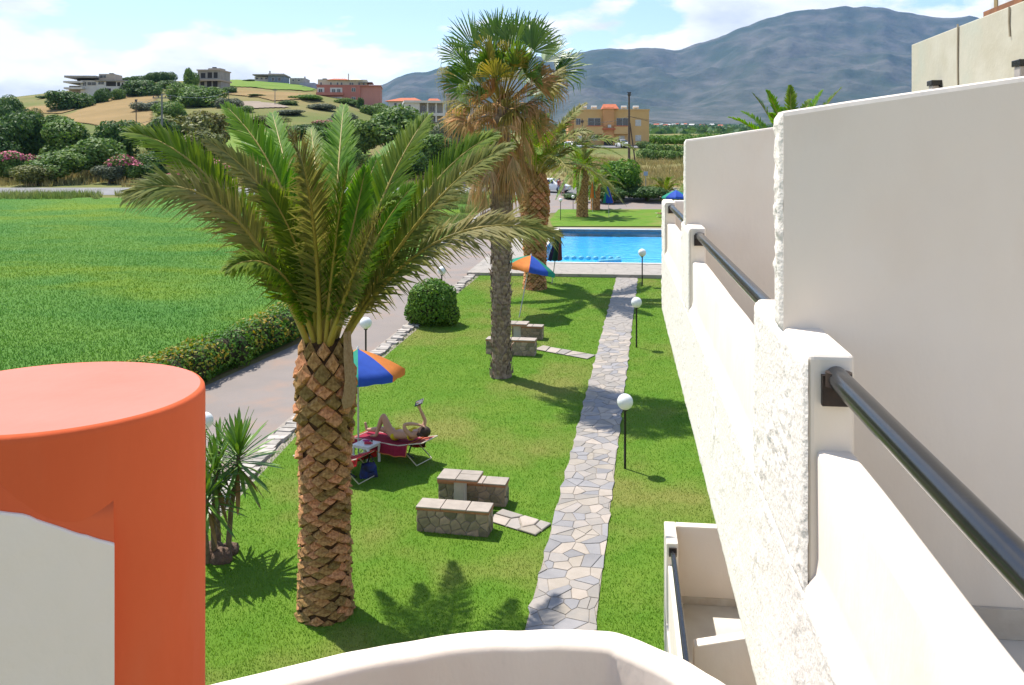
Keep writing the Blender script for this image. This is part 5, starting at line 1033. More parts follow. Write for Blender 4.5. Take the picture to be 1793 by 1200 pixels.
# the sunbather: one skinned figure
M_skin = mat('skin', (0.52, 0.30, 0.20), (0.46, 0.26, 0.17), 5, 0.55, spec=0.35); M_hair = mat('dark_hair', (0.06, 0.035, 0.022), (0.035, 0.02, 0.014), 40, 0.6); M_bik = mat('yellow_fabric', (0.62, 0.50, 0.02), (0.55, 0.43, 0.02), 12, 0.8)
def skin_body(name, pts, edges, root_i, m, parent, sub=2):
    me = bpy.data.meshes.new(name); me.from_pydata([p[0] for p in pts], edges, []); me.update(); me.materials.append(m)
    o = bpy.data.objects.new(name, me); COL.objects.link(o); o.parent = parent
    md = o.modifiers.new('skin', 'SKIN'); md.use_smooth_shade = True; sv = me.skin_vertices[0].data
    for i, p in enumerate(pts): r = p[1]; r = r if isinstance(r, tuple) else (r, r); sv[i].radius = (r[0] * 1.1, r[1] * 1.1); sv[i].use_root = (i == root_i)
    s = o.modifiers.new('sub', 'SUBSURF'); s.levels = sub; s.render_levels = sub; return o
def hand(pts, edges, wi, pos, d, side, up, curl=0.4, s=1.0):
    """palm, four fingers and a thumb as chains from wrist index wi"""
    d, side, up = Vector(d).normalized(), Vector(side).normalized(), Vector(up).normalized(); pos = Vector(pos)
    def ad(p, r, a): pts.append((tuple(p), r)); edges.append((a, len(pts) - 1)); return len(pts) - 1
    pm = ad(pos + d * 0.045 * s, (0.034 * s, 0.016 * s), wi)
    for k, (o, l) in enumerate(((-0.03, .062), (-0.01, .075), (0.011, .070), (0.03, .054))):
        b = ad(pos + d * 0.09 * s + side * o * s, 0.0095 * s, pm); q = ad(pos + d * (0.09 + l * .55) * s + side * o * 1.15 * s + up * curl * 0.02 * s, 0.0085 * s, b); ad(pos + d * (0.09 + l) * s * (1 - curl * .08) + side * o * 1.15 * s + up * curl * 0.055 * s, 0.007 * s, q)
    t = ad(pos + d * 0.03 * s - side * 0.045 * s, 0.011 * s, pm); ad(pos + d * 0.065 * s - side * 0.07 * s + up * .015 * s, 0.009 * s, t)
pr = thing('person', 'sunbather in yellow bikini lying back and holding up a tablet', 'person', lo.location, rz_)
zs = lambda x: zb(x) + 0.035
# x runs from feet to head; y negative is the side nearer the camera
pts = [((0.92, 0, zs(.92) + .10), (0.155, 0.10)), ((1.05, 0, zs(1.05) + .11), (0.13, 0.09)), ((1.20, 0, zs(1.2) + .115), (0.125, 0.09)), ((1.36, 0, zs(1.36) + .12), (0.15, 0.095)), ((1.44, 0, zs(1.44) + .115), (0.10, 0.07)), ((1.50, 0, zs(1.5) + .125), 0.05)]
edges = [(0, 1), (1, 2), (2, 3), (3, 4), (4, 5)]
def chain(start, seq):
    a = start
    for p, r in seq: pts.append((p, r)); edges.append((a, len(pts) - 1)); a = len(pts) - 1
    return a
# near leg: knee raised, foot on the towel
a = chain(0, [((0.84, -0.10, zs(.84) + .14), 0.095), ((0.74, -0.12, zs(.8) + .34), 0.075), ((0.665, -0.12, zs(.7) + .505), 0.058), ((0.60, -0.12, zs(.6) + .36), 0.055), ((0.50, -0.12, zs(.5) + .12), 0.036), ((0.475, -0.12, zs(.5) + .035), 0.034)])
chain(a, [((0.40, -0.13, zs(.4) + .018), (0.038, 0.02)), ((0.32, -0.135, zs(.3) + .008), (0.036, 0.012))])
# far leg: straight, toes up
a = chain(0, [((0.78, 0.10, zs(.8) + .10), 0.09), ((0.60, 0.11, zs(.6) + .10), 0.072), ((0.44, 0.12, zs(.44) + .11), 0.055), ((0.28, 0.12, zs(.3) + .075), 0.054), ((0.10, 0.12, zs(.1) + .045), 0.036), ((0.04, 0.12, zs(.0) + .04), 0.038)])
chain(a, [((0.02, 0.125, zs(0) + .11), (0.036, 0.024)), ((-0.01, 0.13, zs(0) + .20), (0.036, 0.014))])
# near arm: elbow up, hand to the brow
a = chain(4, [((1.40, -0.17, zs(1.4) + .13), 0.055), ((1.30, -0.25, zs(1.3) + .28), 0.043), ((1.28, -0.24, zs(1.3) + .38), 0.036), ((1.42, -0.17, zs(1.42) + .37), 0.034), ((1.55, -0.09, zs(1.55) + .315), 0.025)])
hand(pts, edges, a, pts[a][0], (0.8, 0.55, -0.35), (0.4, -0.8, 0.1), (0, 0, -1), 0.3)
# far arm: raised, holding the tablet
a = chain(4, [((1.41, 0.17, zs(1.4) + .13), 0.055), ((1.46, 0.25, zs(1.4) + .26), 0.043), ((1.47, 0.27, zs(1.4) + .34), 0.036), ((1.43, 0.22, zs(1.4) + .47), 0.034), ((1.40, 0.17, zs(1.4) + .60), 0.025)])
hw = Vector(pts[a][0]); hand(pts, edges, a, hw, (-0.1, -0.1, 1), (1, 0, 0), (0, -1, 0), 0.8)
skin_body('body', pts, edges, 0, M_skin, pr)
hx = 1.61; hz = zs(hx) + .16
hdm = MB(); hdm.sphere((hx, 0, hz), 0.105, 20, 14, (1.15, 0.82, 0.95)); hdm.sphere((hx + .0, 0, hz + 0.10), 0.018, 8, 6, (1.5, 0.8, 1.2)); hdm.sphere((hx - .045, 0, hz + 0.088), 0.022, 8, 6, (0.7, 1.2, 0.5)); hdm.sphere((hx - .1, 0, hz + 0.02), 0.04, 8, 6)
for s in (-1, 1): hdm.sphere((hx + 0.02, s * 0.086, hz + .0), 0.025, 8, 6, (1, 0.4, 1.1))
hdo = hdm.build('head', M_skin, pr)
em = MB()
for s in (-1, 1): em.sphere((hx + 0.028, s * 0.034, hz + 0.088), 0.013, 8, 6)
em.build('sunglasses', M_black, hdo)
hm = MB(); hm.sphere((hx + 0.035, 0, hz - 0.012), 0.118, 18, 12, (1.05, 0.88, 0.95)); hm.sphere((hx - .03, -0.07, hz - 0.07), 0.07, 10, 8, (1.5, 0.7, 0.6)); hm.build('hair', M_hair, pr)
bk = MB(); bk.sphere((0.915, 0, zs(.92) + .10), 1, 18, 12, (0.095, 0.192, 0.128)); bk.build('bikini_bottom', M_bik, pr)
bk = MB()
for s in (-1, 1): bk.sphere((1.325, s * 0.075, zs(1.32) + .185), 0.082, 12, 8, (1, 1.05, 0.75))
bk.tube([(1.325, 0.172 * math.cos(q), zs(1.32) + .12 + 0.112 * math.sin(q)) for q in np.linspace(0, 2 * math.pi, 17)], 0.022, 6); bk.build('bikini_top', M_bik, pr)
tb_ = thing('tablet', 'dark tablet held up by the sunbather', 'tablet', lo.location + Matrix.Rotation(rz_, 3, 'Z') @ (hw + Vector((0.0, -0.03, 0.14))), rz_); 
RT_ = Matrix.Rotation(math.radians(-25), 3, 'Y') @ Matrix.Rotation(math.radians(38), 3, 'X')
m = MB(); m.box((0, 0, 0), (0.22, 0.15, 0.012), R=RT_); m.build('case', M_black, tb_, bevel=0.003); m = MB(); m.box(tuple(RT_ @ Vector((0, 0, -0.0068))), (0.19, 0.125, 0.002), R=RT_); m.box(tuple(RT_ @ Vector((0, 0, 0.0068))), (0.17, 0.11, 0.002), R=RT_); m.build('screen', mat('tablet_screen', (0.16, 0.17, 0.17), (0.20, 0.20, 0.2), 3, 0.2), tb_)
# second lounger mostly behind the palm trunk, red towel, bag, little table
f2, h2 = P(530, 815, 18.9), P(640, 822, 18.2)
lo2, zb, L2 = lounger('second sun lounger half hidden by the big palm trunk', f2, h2, 0.34, 0.16)
tw2 = thing('beach_towel', 'red towel hung over the head of the second lounger', 'towel', lo2.location, lo2.rotation_euler.z); towel_mesh(tw2, L2 - 0.42, L2 + 0.02, 0.45, 0.46, 0.015, M_red, M_red)
bg = P(646, 826, 18.45); bgb = G(bg.x, bg.y, 0.06); bag = thing('beach_bag', 'dark blue bag on the grass below the red towel', 'bag', bgb); m = MB(); m.box((0, 0, 0.13), (0.36, 0.2, 0.27), 0.3, 0.72); m.sphere((0.02, -0.03, 0.2), 0.15, 12, 8, (1.0, 0.7, 0.7)); m.build('bag_body', mat('blue_bag', (0.02, 0.04, 0.20), (0.03, 0.03, 0.06), 9, 0.8), bag); m = MB(); m.tube([(-.1, 0, .3), (-.06, 0, .42), (.06, 0, .42), (.1, 0, .3)], 0.012, 6); m.build('handle', M_black, bag)
tc = P(642, 793, 19.15); tb0 = G(tc.x, tc.y, 0.06); wt_ = thing('side_table', 'small white plastic table beside the sunbather', 'table', tb0, rz_); M_wp = mat('white_plastic', (0.78, 0.78, 0.77), None, 5, 0.45)
m = MB(); m.bx(-.22, .22, -.22, .22, .40, .43); m.bx(-.205, .205, -.205, .205, .36, .40); m.build('top', M_wp, wt_, bevel=0.012)
for sx in (-1, 1):
    for sy in (-1, 1): m = MB(); m.box((sx * .19, sy * .19, .185), (.04, .04, .38), 0, 1.0); m.build('leg', M_wp, wt_)
for lab, nm, dx, dy, c_, sz in (('pink pouch on the white side table', 'pouch', -.06, .08, (0.45, 0.03, 0.22), (.16, .08, .035)), ('red bottle lying on the white side table', 'lotion_bottle', .1, -.06, (0.5, 0.04, 0.08), (.17, .06, .05)), ('dark sunglasses on the white side table', 'folded_sunglasses', .02, .1, (0.03, 0.02, 0.04), (.10, .05, .03))):
    o = thing(nm, lab, nm.split('_')[-1], tb0 + Matrix.Rotation(rz_, 3, 'Z') @ Vector((dx, dy, 0.432)), rz_ + .4); m = MB()
    if nm == 'lotion_bottle': m.tube([(-.085, 0, .028), (.05, 0, .028), (.06, 0, .028), (.09, 0, .028)], [.028, .028, .014, .014], 10)
    elif nm == 'pouch': m.sphere((0, 0, .018), 1, 12, 8, (.085, .045, .018)); m.box((0, 0, .034), (.13, .006, .006))
    else:
        for s in (-1, 1): m.sphere((s * .035, 0, .015), 1, 10, 6, (.03, .006, .015)); m.tube([(s * .06, 0, .02), (s * .06, .06, .015), (-s * .02, .065, .012)], .003, 4)
    m.build('body', mat(nm + '_colour', c_, None, 5, 0.4), o)
# far lounger beyond the pool
fl_ = ground(1150, 382); flo, zb, L3 = lounger('dark sun lounger on the far lawn at the building edge', fl_, fl_ + Vector((1.8, .35, 0)), 0.34, 0.3); towel_far = thing('beach_towel', 'orange brown towel on the far lounger', 'towel', flo.location, flo.rotation_euler.z); towel_mesh(towel_far, 0.2, 1.5, 0.4, 0.4, 0.015, mat('brown_towel', (0.30, 0.10, 0.04), (0.06, 0.03, 0.03), 4, 0.95), M_tedge)

# lane floats and ladder in the pool
fr_ = thing('lane_rope', 'row of blue floats across the near end of the pool', 'float line', (pool_xy(0, 3.2)[0], pool_xy(0, 3.2)[1], POOLZ - 0.08), -math.radians(8))
M_float = mat('float_blue', (0.16, 0.50, 0.62), None, 5, 0.4)
m = MB(); m.tube([(0, 0, 0.02), (4.4, 0.0, 0.02)], 0.012, 5); m.build('rope', M_float, fr_)
for k in range(11): m = MB(); m.lathe([(0.05, -.10), (0.13, -.07), (0.13, .07), (0.05, .10)], (0.2 + k * 0.38, 0, 0.03), 10); m.build('float', M_float, fr_)
lr = thing('float_boom', 'pale blue floating boom lying on the pool water', 'float', (pool_xy(3.0, 1.5)[0], pool_xy(3.0, 1.5)[1], POOLZ - 0.1), math.radians(32)); m = MB(); m.tube([(0, 0, 0.02), (1.4, 0, 0.02)], [0.12, 0.12], 10); m.build('tube', M_float, lr); m = MB(); m.lathe([(.125, -.02), (.125, .02)], (0.7, 0, 0.02), 10); m.build('cap', M_float, lr)
ldr = thing('pool_ladder', 'steel pool ladder at the left end of the pool', 'ladder', (pool_xy(0, 9.5)[0], pool_xy(0, 9.5)[1], DZ + 0.035), -math.radians(8)); M_steel = mat('steel', (0.6, 0.6, 0.6), None, 5, 0.25, metal=0.9)
for s in (-.25, .25): m = MB(); m.tube([(-.45, s, 0), (-.42, s, .55), (-.3, s, .75), (0.0, s, .75), (.12, s, .55), (.12, s, -.9)], 0.022, 8); m.build('rail', M_steel, ldr)
for z in (-.3, -.6): m = MB(); m.tube([(.12, -.25, z), (.12, .25, z)], 0.02, 6); m.build('rung', M_steel, ldr)

# ------------------------------------------------------------------ people standing, cars, railing, signs
def standing(label, px, feet_d, h, shirt, trousers, hair, rz, hat=None):
    x = (px - CX) / F * feet_d; b = G(x, feet_d, 0.04); r = thing('person', label, 'person', b, rz); s = h / 1.7
    M_t = mat('cloth_' + str(shirt), shirt, None, 6, 0.9); M_l = mat('cloth_' + str(trousers), trousers, None, 6, 0.9)
    P_ = [((0, 0, .93), .15), ((0, 0, 1.1), .13), ((0, 0, 1.3), .16), ((0, 0, 1.42), .10), ((0, 0, 1.5), .05), ((0, 0, 1.55), .05)]; E = [(0, 1), (1, 2), (2, 3), (3, 4), (4, 5)]
    for sd_ in (-1, 1):
        n0 = len(P_); P_ += [((sd_ * .09, 0, .82), .095), ((sd_ * .10, sd_ * .05, .48), .065), ((sd_ * .10, sd_ * .08, .10), .045), ((sd_ * .10, sd_ * .08 - .02, .035), .04), ((sd_ * .11, sd_ * .08 - .14, .025), (.04, .022))]; E += [(0, n0), (n0, n0 + 1), (n0 + 1, n0 + 2), (n0 + 2, n0 + 3), (n0 + 3, n0 + 4)]
        n0 = len(P_); P_ += [((sd_ * .19, 0, 1.40), .055), ((sd_ * .25, .02, 1.14), .042), ((sd_ * .24, -.06, .92), .03)]; E += [(3, n0), (n0, n0 + 1), (n0 + 1, n0 + 2)]; hand(P_, E, n0 + 2, P_[n0 + 2][0], (0, -.2, -1), (0, 1, 0), (-sd_, 0, 0), .5)
    P_ = [(tuple(Vector(p) * s), tuple(q * s for q in rr_) if isinstance(rr_, tuple) else rr_ * s) for p, rr_ in P_]
    skin_body('body', P_, E, 0, M_skin, r, 1)
    m = MB(); m.sphere((0, 0, 1.61 * s), .105 * s, 14, 10, (.82, .95, 1.15)); m.sphere((0, -.10 * s, 1.60 * s), .018 * s, 6, 5); hd_ = m.build('head', M_skin, r)
    m = MB()
    for q in (-1, 1): m.sphere((q * .034 * s, -.09 * s, 1.63 * s), .012 * s, 6, 5)
    m.build('eyes', M_black, hd_)
    m = MB(); m.sphere((0, .02 * s, 1.645 * s), .112 * s, 14, 10, (.9, .95, 1.0))
    if hat: m.lathe([(.2 * s, 0), (.12 * s, .02 * s), (.11 * s, .1 * s), (0.0, .13 * s)], (0, 0, 1.66 * s), 14)
    m.build('hat' if hat else 'hair', mat('hair_' + str(hair), hair, None, 20, .7), r)
    m = MB(); m.lathe([(.165 * s, .88 * s), (.15 * s, 1.05 * s), (.175 * s, 1.3 * s), (.16 * s, 1.4 * s), (.07 * s, 1.47 * s)], (0, 0, 0), 16); to = m.build('top', M_t, r); to.scale = (1.1, .8, 1)
    m = MB()
    for sd_ in (-1, 1): m.tube([(sd_ * .17 * s, 0, 1.41 * s), (sd_ * .22 * s, .01 * s, 1.27 * s)], [.075 * s, .065 * s], 8)
    m.build('sleeves', M_t, r)
    m = MB()
    for sd_ in (-1, 1): m.tube([(sd_ * .06 * s, 0, .95 * s), (sd_ * .09 * s, 0, .80 * s), (sd_ * .10 * s, sd_ * .05 * s, .48 * s)], [.125 * s, .11 * s, .088 * s], 10)
    m.build('shorts', M_l, r)
standing('person with dark hair and red top beside the white hatchback', 980, 96.5, 1.68, (0.30, 0.03, 0.03), (0.25, 0.35, 0.5), (0.03, 0.02, 0.015), 0.4)
standing('fair haired person in pink top beside the white hatchback', 986, 95.2, 1.66, (0.55, 0.28, 0.30), (0.50, 0.36, 0.36), (0.45, 0.32, 0.14), -0.5)
standing('person in grey top and pale hat by the wild grass', 813, 97.5, 1.66, (0.20, 0.20, 0.22), (0.45, 0.44, 0.42), (0.6, 0.6, 0.58), 1.2, True)
M_car = mat('white_car_paint', (0.72, 0.73, 0.74), (0.70, 0.71, 0.72), 2, 0.25, spec=0.6); M_glass = mat('car_glass', (0.02, 0.03, 0.035), None, 3, 0.08, spec=0.8); M_tyre = mat('tyre', (0.015, 0.015, 0.016), None, 8, 0.85); M_rim = mat('wheel_rim', (0.5, 0.5, 0.52), None, 6, 0.35, metal=0.7); M_lens = mat('headlight_lens', (0.6, 0.62, 0.64), None, 4, 0.1); M_tail = mat('tail_lens', (0.4, 0.01, 0.01), None, 4, 0.2)
def loft(mb, secs):
    """secs: list of (x, half width, z list bottom->top with inset list)"""
    n = len(secs[0]); vs = [p for s in secs for p in s]; mb.add(vs, [(i * n + k, i * n + k + 1, (i + 1) * n + k + 1, (i + 1) * n + k) for i in range(len(secs) - 1) for k in range(n - 1)], True); mb.add(secs[0], [tuple(range(n - 1, -1, -1))]); mb.add(secs[-1], [tuple(range(n))])
def ring(x, hw, zb_, zs_, zt_, hwt): return [(x, -hw * .92, zb_), (x, -hw, zb_ + .12), (x, -hw, zs_ - .06), (x, -hw * .95, zs_), (x, -hwt, zt_ - .03), (x, -hwt * .8, zt_), (x, hwt * .8, zt_), (x, hwt, zt_ - .03), (x, hw * .95, zs_), (x, hw, zs_ - .06), (x, hw, zb_ + .12), (x, hw * .92, zb_)]
def car(label, base, rz, kind='hatch', group=None):
    r = thing('parked_car' if kind == 'hatch' else 'pickup_truck', label, 'car' if kind == 'hatch' else 'pickup', base, rz, group)
    m = MB()
    if kind == 'hatch':
        S = [(-2.05, .72, .3, .75, .9, .6), (-1.98, .82, .22, .9, 1.0, .62), (-1.7, .86, .2, .92, 1.36, .62), (-1.1, .87, .2, .93, 1.48, .66), (-.2, .87, .2, .93, 1.5, .66), (.35, .87, .2, .92, 1.42, .62), (1.05, .86, .2, .90, .98, .72), (1.6, .84, .2, .80, .86, .7), (1.98, .78, .24, .66, .72, .6), (2.08, .6, .3, .58, .62, .5)]
    else:
        S = [(-2.4, .80, .4, .95, 1.0, .78), (-2.3, .85, .35, .98, 1.02, .8), (-.35, .86, .35, .98, 1.03, .8), (-.25, .86, .35, .98, 1.6, .66), (.5, .86, .35, .98, 1.62, .66), (1.2, .86, .35, .98, 1.05, .75), (2.0, .83, .35, .9, .95, .72), (2.3, .72, .42, .75, .8, .6)]
    loft(m, [ring(*s) for s in S]); bo = m.build('body', M_car, r)
    g = MB()
    if kind == 'hatch':
        for s in (-1, 1):
            for x0, x1, xt0, xt1 in ((-1.55, -.62, -1.35, -.62), (-.55, .28, -.55, .12), (.34, .82, .18, .36)): g.add([(x0, s * .845, .96), (x1, s * .845, .95), (xt1, s * .695, 1.39), (xt0, s * .695, 1.37)], [(0, 1, 2, 3) if s < 0 else (3, 2, 1, 0)])
        g.add([(1.06, -.66, 1.0), (1.06, .66, 1.0), (.42, .57, 1.435), (.42, -.57, 1.435)], [(0, 1, 2, 3)]); g.add([(-1.98, -.56, 1.02), (-1.98, .56, 1.02), (-1.74, .54, 1.34), (-1.74, -.54, 1.34)], [(3, 2, 1, 0)])
    else:
        for s in (-1, 1): g.add([(-.18, s * .845, 1.03), (1.0, s * .845, 1.03), (.5, s * .69, 1.53), (-.15, s * .69, 1.53)], [(0, 1, 2, 3) if s < 0 else (3, 2, 1, 0)])
        g.add([(1.22, -.7, 1.08), (1.22, .7, 1.08), (.56, .6, 1.58), (.56, -.6, 1.58)], [(0, 1, 2, 3)])
    g.build('windows', M_glass, bo)
    for x in (-1.28, 1.32):
        for s in (-1, 1):
            w = MB(); w.lathe([(.20, -.1), (.31, -.1), (.33, -.06), (.33, .06), (.31, .1), (.20, .1)], (0, 0, 0), 20); wo = w.build('wheel', M_tyre, r); wo.rotation_euler = (math.pi / 2, 0, 0); wo.location = (x, s * .80, .33); q = MB(); q.lathe([(.0, -.09), (.205, -.09), (.205, .09), (0.0, .09)], (0, 0, 0), 14); q.build('rim', M_rim, wo)
    for s in (-1, 1):
        q = MB(); q.sphere((1.95, s * .6, .66), 1, 8, 6, (.12, .14, .08)); q.build('headlight', M_lens, r); q = MB(); q.sphere((-2.0, s * .66, .85), 1, 8, 6, (.06, .1, .12)); q.build('tail_light', M_tail, r); q = MB(); q.sphere((.75, s * .95, 1.0), 1, 8, 6, (.07, .1, .07)); q.build('mirror', M_car, r)
    if kind != 'hatch':
        for (x, y, z, sx) in ((-1.3, 0, 1.12, .9), (-.7, .2, 1.15, .4)):
            q = MB(); q.box((x, y, z), (sx, 1.1, .28)); q.build('red_load', mat('red_load', (0.5, 0.05, 0.04), (0.4, 0.1, 0.08), 3), r, bevel=.05)
    return r
car('white hatchback parked at the top of the driveway', G((966 - CX) / F * 99, 99, 0.035), math.radians(-28))
car('white pickup with a red load behind the wild grass', G((838 - CX) / F * 116, 116, 0.02), math.radians(176), 'pickup')
car('white car parked in front of the yellow house', G((1091 - CX) / F * 178, 178, 0.1), math.radians(-75), group='cars at the yellow house')
car('pale car at the left of the yellow house doorway', G((1003 - CX) / F * 172, 172, 0.1), math.radians(-60), group='cars at the yellow house')
fn_ = thing('iron_railing', 'thin black iron railing right of the white hatchback', 'railing', G((991 - CX) / F * 94, 94, 0.04), math.radians(6)); 
m = MB(); m.tube([(0, 0, 1.05), (2.0, 0, 1.05)], .02, 6); m.tube([(0, 0, .12), (2.0, 0, .12)], .02, 6); m.build('rail', M_black, fn_)
for k in range(14): m = MB(); m.tube([(k * .15, 0, 0), (k * .15, 0, 1.1)], .012, 5); m.build('bar', M_black, fn_)
sg = thing('road_sign', 'small pale blue road sign on a post right of the glossy tree', 'sign', G((1131 - CX) / F * 93, 93)); m = MB(); m.tube([(0, 0, -.1), (0, 0, 2.55)], .035, 8); m.build('post', M_pole, sg); m = MB(); m.box((0, -.05, 2.5), (.42, .03, .42)); m.build('panel', mat('sign_blue', (0.42, 0.52, 0.70), None, 4, .4), sg, bevel=.01)
# low wall beside the top of the driveway
wl_ = thing('low_wall', 'low grey wall between the wild grass and the driveway top', 'wall', G(drive_l(62), 62))
for (y0, y1, h_) in ((50, 60, .22), (60, 68, .42), (68, 80, .55)):
    m = MB(); ys = np.arange(y0, y1 + .1, 2.0); vs = []
    for y in ys:
        x = drive_l(y); z = float(H(x, y)); vs += [(x - .32, y, z - .3), (x - .32, y, z + h_), (x - .02, y, z + h_), (x - .02, y, z - .3)]
    m.add(vs, [(i * 4 + k, i * 4 + k + 1, i * 4 + 5 + k, i * 4 + 4 + k) for i in range(len(ys) - 1) for k in range(3)]); m.add(vs[:4], [(0, 1, 2, 3)]); m.add(vs[-4:], [(3, 2, 1, 0)]); m.build('wall_section', mat('grey_render', (0.42, 0.40, 0.37), (0.33, 0.31, 0.29), 1.5, .95, .3, 20), wl_, wl_.location)

# ------------------------------------------------------------------ utility poles and wires
M_wood = mat('pole_wood', (0.15, 0.11, 0.08), (0.10, 0.075, 0.055), 6, .95, .4, 20); M_gpole = mat('pole_grey', (0.22, 0.22, 0.21), None, 6, .9)
def upole(label, px, d, top_py, arm, m_, r0=.16, brace=False):
    b = G((px - CX) / F * d, d); top = CAMZ - (top_py - HY) / F * d; h_ = top - b.z; r = thing('utility_pole', label, 'utility pole', b, 0, 'utility poles'); m = MB(); m.tube([(0, 0, -.5), (0, 0, h_)], [r0, r0 * .62], 10); m.build('post', m_, r)
    if brace: m = MB(); m.tube([(1.1, 0.3, -.3), (0.12, 0, h_ * .62)], [.11, .09], 8); m.build('brace', m_, r)
    if arm:
        m = MB(); m.box((0, 0, h_ - .5), (2.4 * arm, .12, .12)); m.build('crossarm', m_, r)
        for k in (-1, -.4, .4, 1): m = MB(); m.lathe([(.05, 0), (.08, .06), (.05, .12), (.07, .18), (.02, .24)], (k * 1.1 * arm, 0, h_ - .44), 8); m.build('insulator', mat('insulator', (.12, .08, .06), None, 5, .3), r)
    else: m = MB(); m.box((0, -.12, h_ - .1), (.42, .3, .42)); m.box((0, 0, h_ + .16), (.6, .1, .1)); m.build('cap_fitting', M_black, r, bevel=.02)
    return b + Vector((0, 0, h_))
w1 = upole('dark wooden utility pole with a brace before the yellow house', 1102, 128, 164, 0, M_wood, .2, True)
w2 = upole('grey utility pole with crossarm among the left trees', 284, 118, 165, 1, M_gpole, .16)
w3 = upole('thin wooden pole standing in the stubble field', 239, 190, 176, 0.0, M_wood, .12)
w4 = upole('slim utility pole left of the meadow terrace', 401, 235, 160, .5, M_gpole, .12)
w5 = upole('slim utility pole right of the ploughed terrace', 482, 235, 155, .5, M_gpole, .12)
w6 = upole('dark slender pole behind the stout date palm crown', 1020, 112, 208, .12, M_wood, .07)
wr = thing('power_line', 'thin power lines strung from the wooden pole before the yellow house', 'wires', w1)
def wire(a, b, sag, nm='wire', root=wr, rr_=.022):
    m = MB(); pts = [a.lerp(b, t) - Vector((0, 0, sag * 4 * t * (1 - t))) for t in np.linspace(0, 1, 16)]; m.tube([p - root.location for p in pts], rr_, 4); m.build(nm, M_black, root)
wz = w1 - Vector((0, 0, 3.2)); wire(wz, P(1420, 216, 150), 1.2); wire(wz, P(1420, 236, 120), 1.0); wire(wz, w6 - Vector((0, 0, .2)), .5); wire(w6 - Vector((0, 0, .2)), P(620, 235, 150), 1.5)
wr2 = thing('power_line', 'thin power lines strung from the grey crossarm pole', 'wires', w2); wire(w2, w3, .6, root=wr2); wire(w2 - Vector((0, 0, 3)), P(60, 230, 135), 1.0, root=wr2); wire(w2, w4, 1.0, root=wr2)

# ------------------------------------------------------------------ far houses
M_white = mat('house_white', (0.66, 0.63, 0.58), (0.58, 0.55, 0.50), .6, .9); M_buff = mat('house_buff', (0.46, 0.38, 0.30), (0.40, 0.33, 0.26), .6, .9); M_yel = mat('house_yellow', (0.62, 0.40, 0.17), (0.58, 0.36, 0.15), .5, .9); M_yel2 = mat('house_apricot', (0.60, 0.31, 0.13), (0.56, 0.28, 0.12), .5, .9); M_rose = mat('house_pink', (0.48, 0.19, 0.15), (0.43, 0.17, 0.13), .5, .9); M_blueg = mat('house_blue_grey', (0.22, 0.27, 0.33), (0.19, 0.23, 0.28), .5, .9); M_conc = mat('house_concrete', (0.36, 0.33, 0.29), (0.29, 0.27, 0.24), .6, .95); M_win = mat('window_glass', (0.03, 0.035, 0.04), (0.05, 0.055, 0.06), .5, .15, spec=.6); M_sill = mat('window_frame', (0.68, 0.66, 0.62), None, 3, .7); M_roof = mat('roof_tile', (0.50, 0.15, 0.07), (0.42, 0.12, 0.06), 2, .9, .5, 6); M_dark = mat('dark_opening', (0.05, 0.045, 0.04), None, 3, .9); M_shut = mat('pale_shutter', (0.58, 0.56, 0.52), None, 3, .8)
class House:
    """a house laid out in photo pixels on a plane at depth d, turned by rz about its middle"""
    def __init__(s, name, label, px, base_py, d, rz=0.0):
        s.d = d; s.k = d / F; s.px = px; b = P(px, base_py, d); s.py = base_py; s.root = thing(name, label, 'house', b, rz); s.walls = None
    def x(s, px): return (px - s.px) * s.k
    def z(s, py): return (s.py - py) * s.k
    def block(s, x0, x1, yt, yb, dep0, dep1, m, nm='wall', bevel=0):
        q = MB(); q.bx(s.x(x0), s.x(x1), dep0, dep1, s.z(yb) - (7.0 if nm in ('wall', 'side_wall', 'side_wing', 'basement', 'garden_wall') and yb > s.py - 12 else 0), s.z(yt)); o = q.build(nm, m, s.root); return o
    def win(s, x0, x1, yt, yb, dep, m=None, frame=True):
        e = .5 * s.k * .8
        q = MB(); q.bx(s.x(x0), s.x(x1), dep - .06, dep + .05, s.z(yb), s.z(yt)); o = q.build('window', M_sill if frame else (m or M_win), s.root)
        if frame: q = MB(); q.bx(s.x(x0) + e, s.x(x1) - e, dep - .10, dep + .02, s.z(yb) + e, s.z(yt) - e); q.build('pane', m or M_win, o)
        if frame and x1 - x0 > 5: q = MB(); q.bx((s.x(x0) + s.x(x1)) / 2 - e * .5, (s.x(x0) + s.x(x1)) / 2 + e * .5, dep - .13, dep + .02, s.z(yb) + e, s.z(yt) - e); q.build('mullion', M_sill, o)
        return o
    def gable(s, x0, x1, ye, yr, dep0, dep1, m=None, hip=0.25, over=.4):
        a, b = s.x(x0) - over, s.x(x1) + over; h = (b - a) * hip; q = MB(); z0, z1 = s.z(ye), s.z(yr); md = (dep0 + dep1) / 2
        q.add([(a, dep0 - over, z0), (b, dep0 - over, z0), (b, dep1 + over, z0), (a, dep1 + over, z0), (a + h, md, z1), (b - h, md, z1)], [(0, 1, 5, 4), (1, 2, 5), (2, 3, 4, 5), (3, 0, 4), (0, 3, 2, 1)]); return q.build('roof', m or M_roof, s.root)
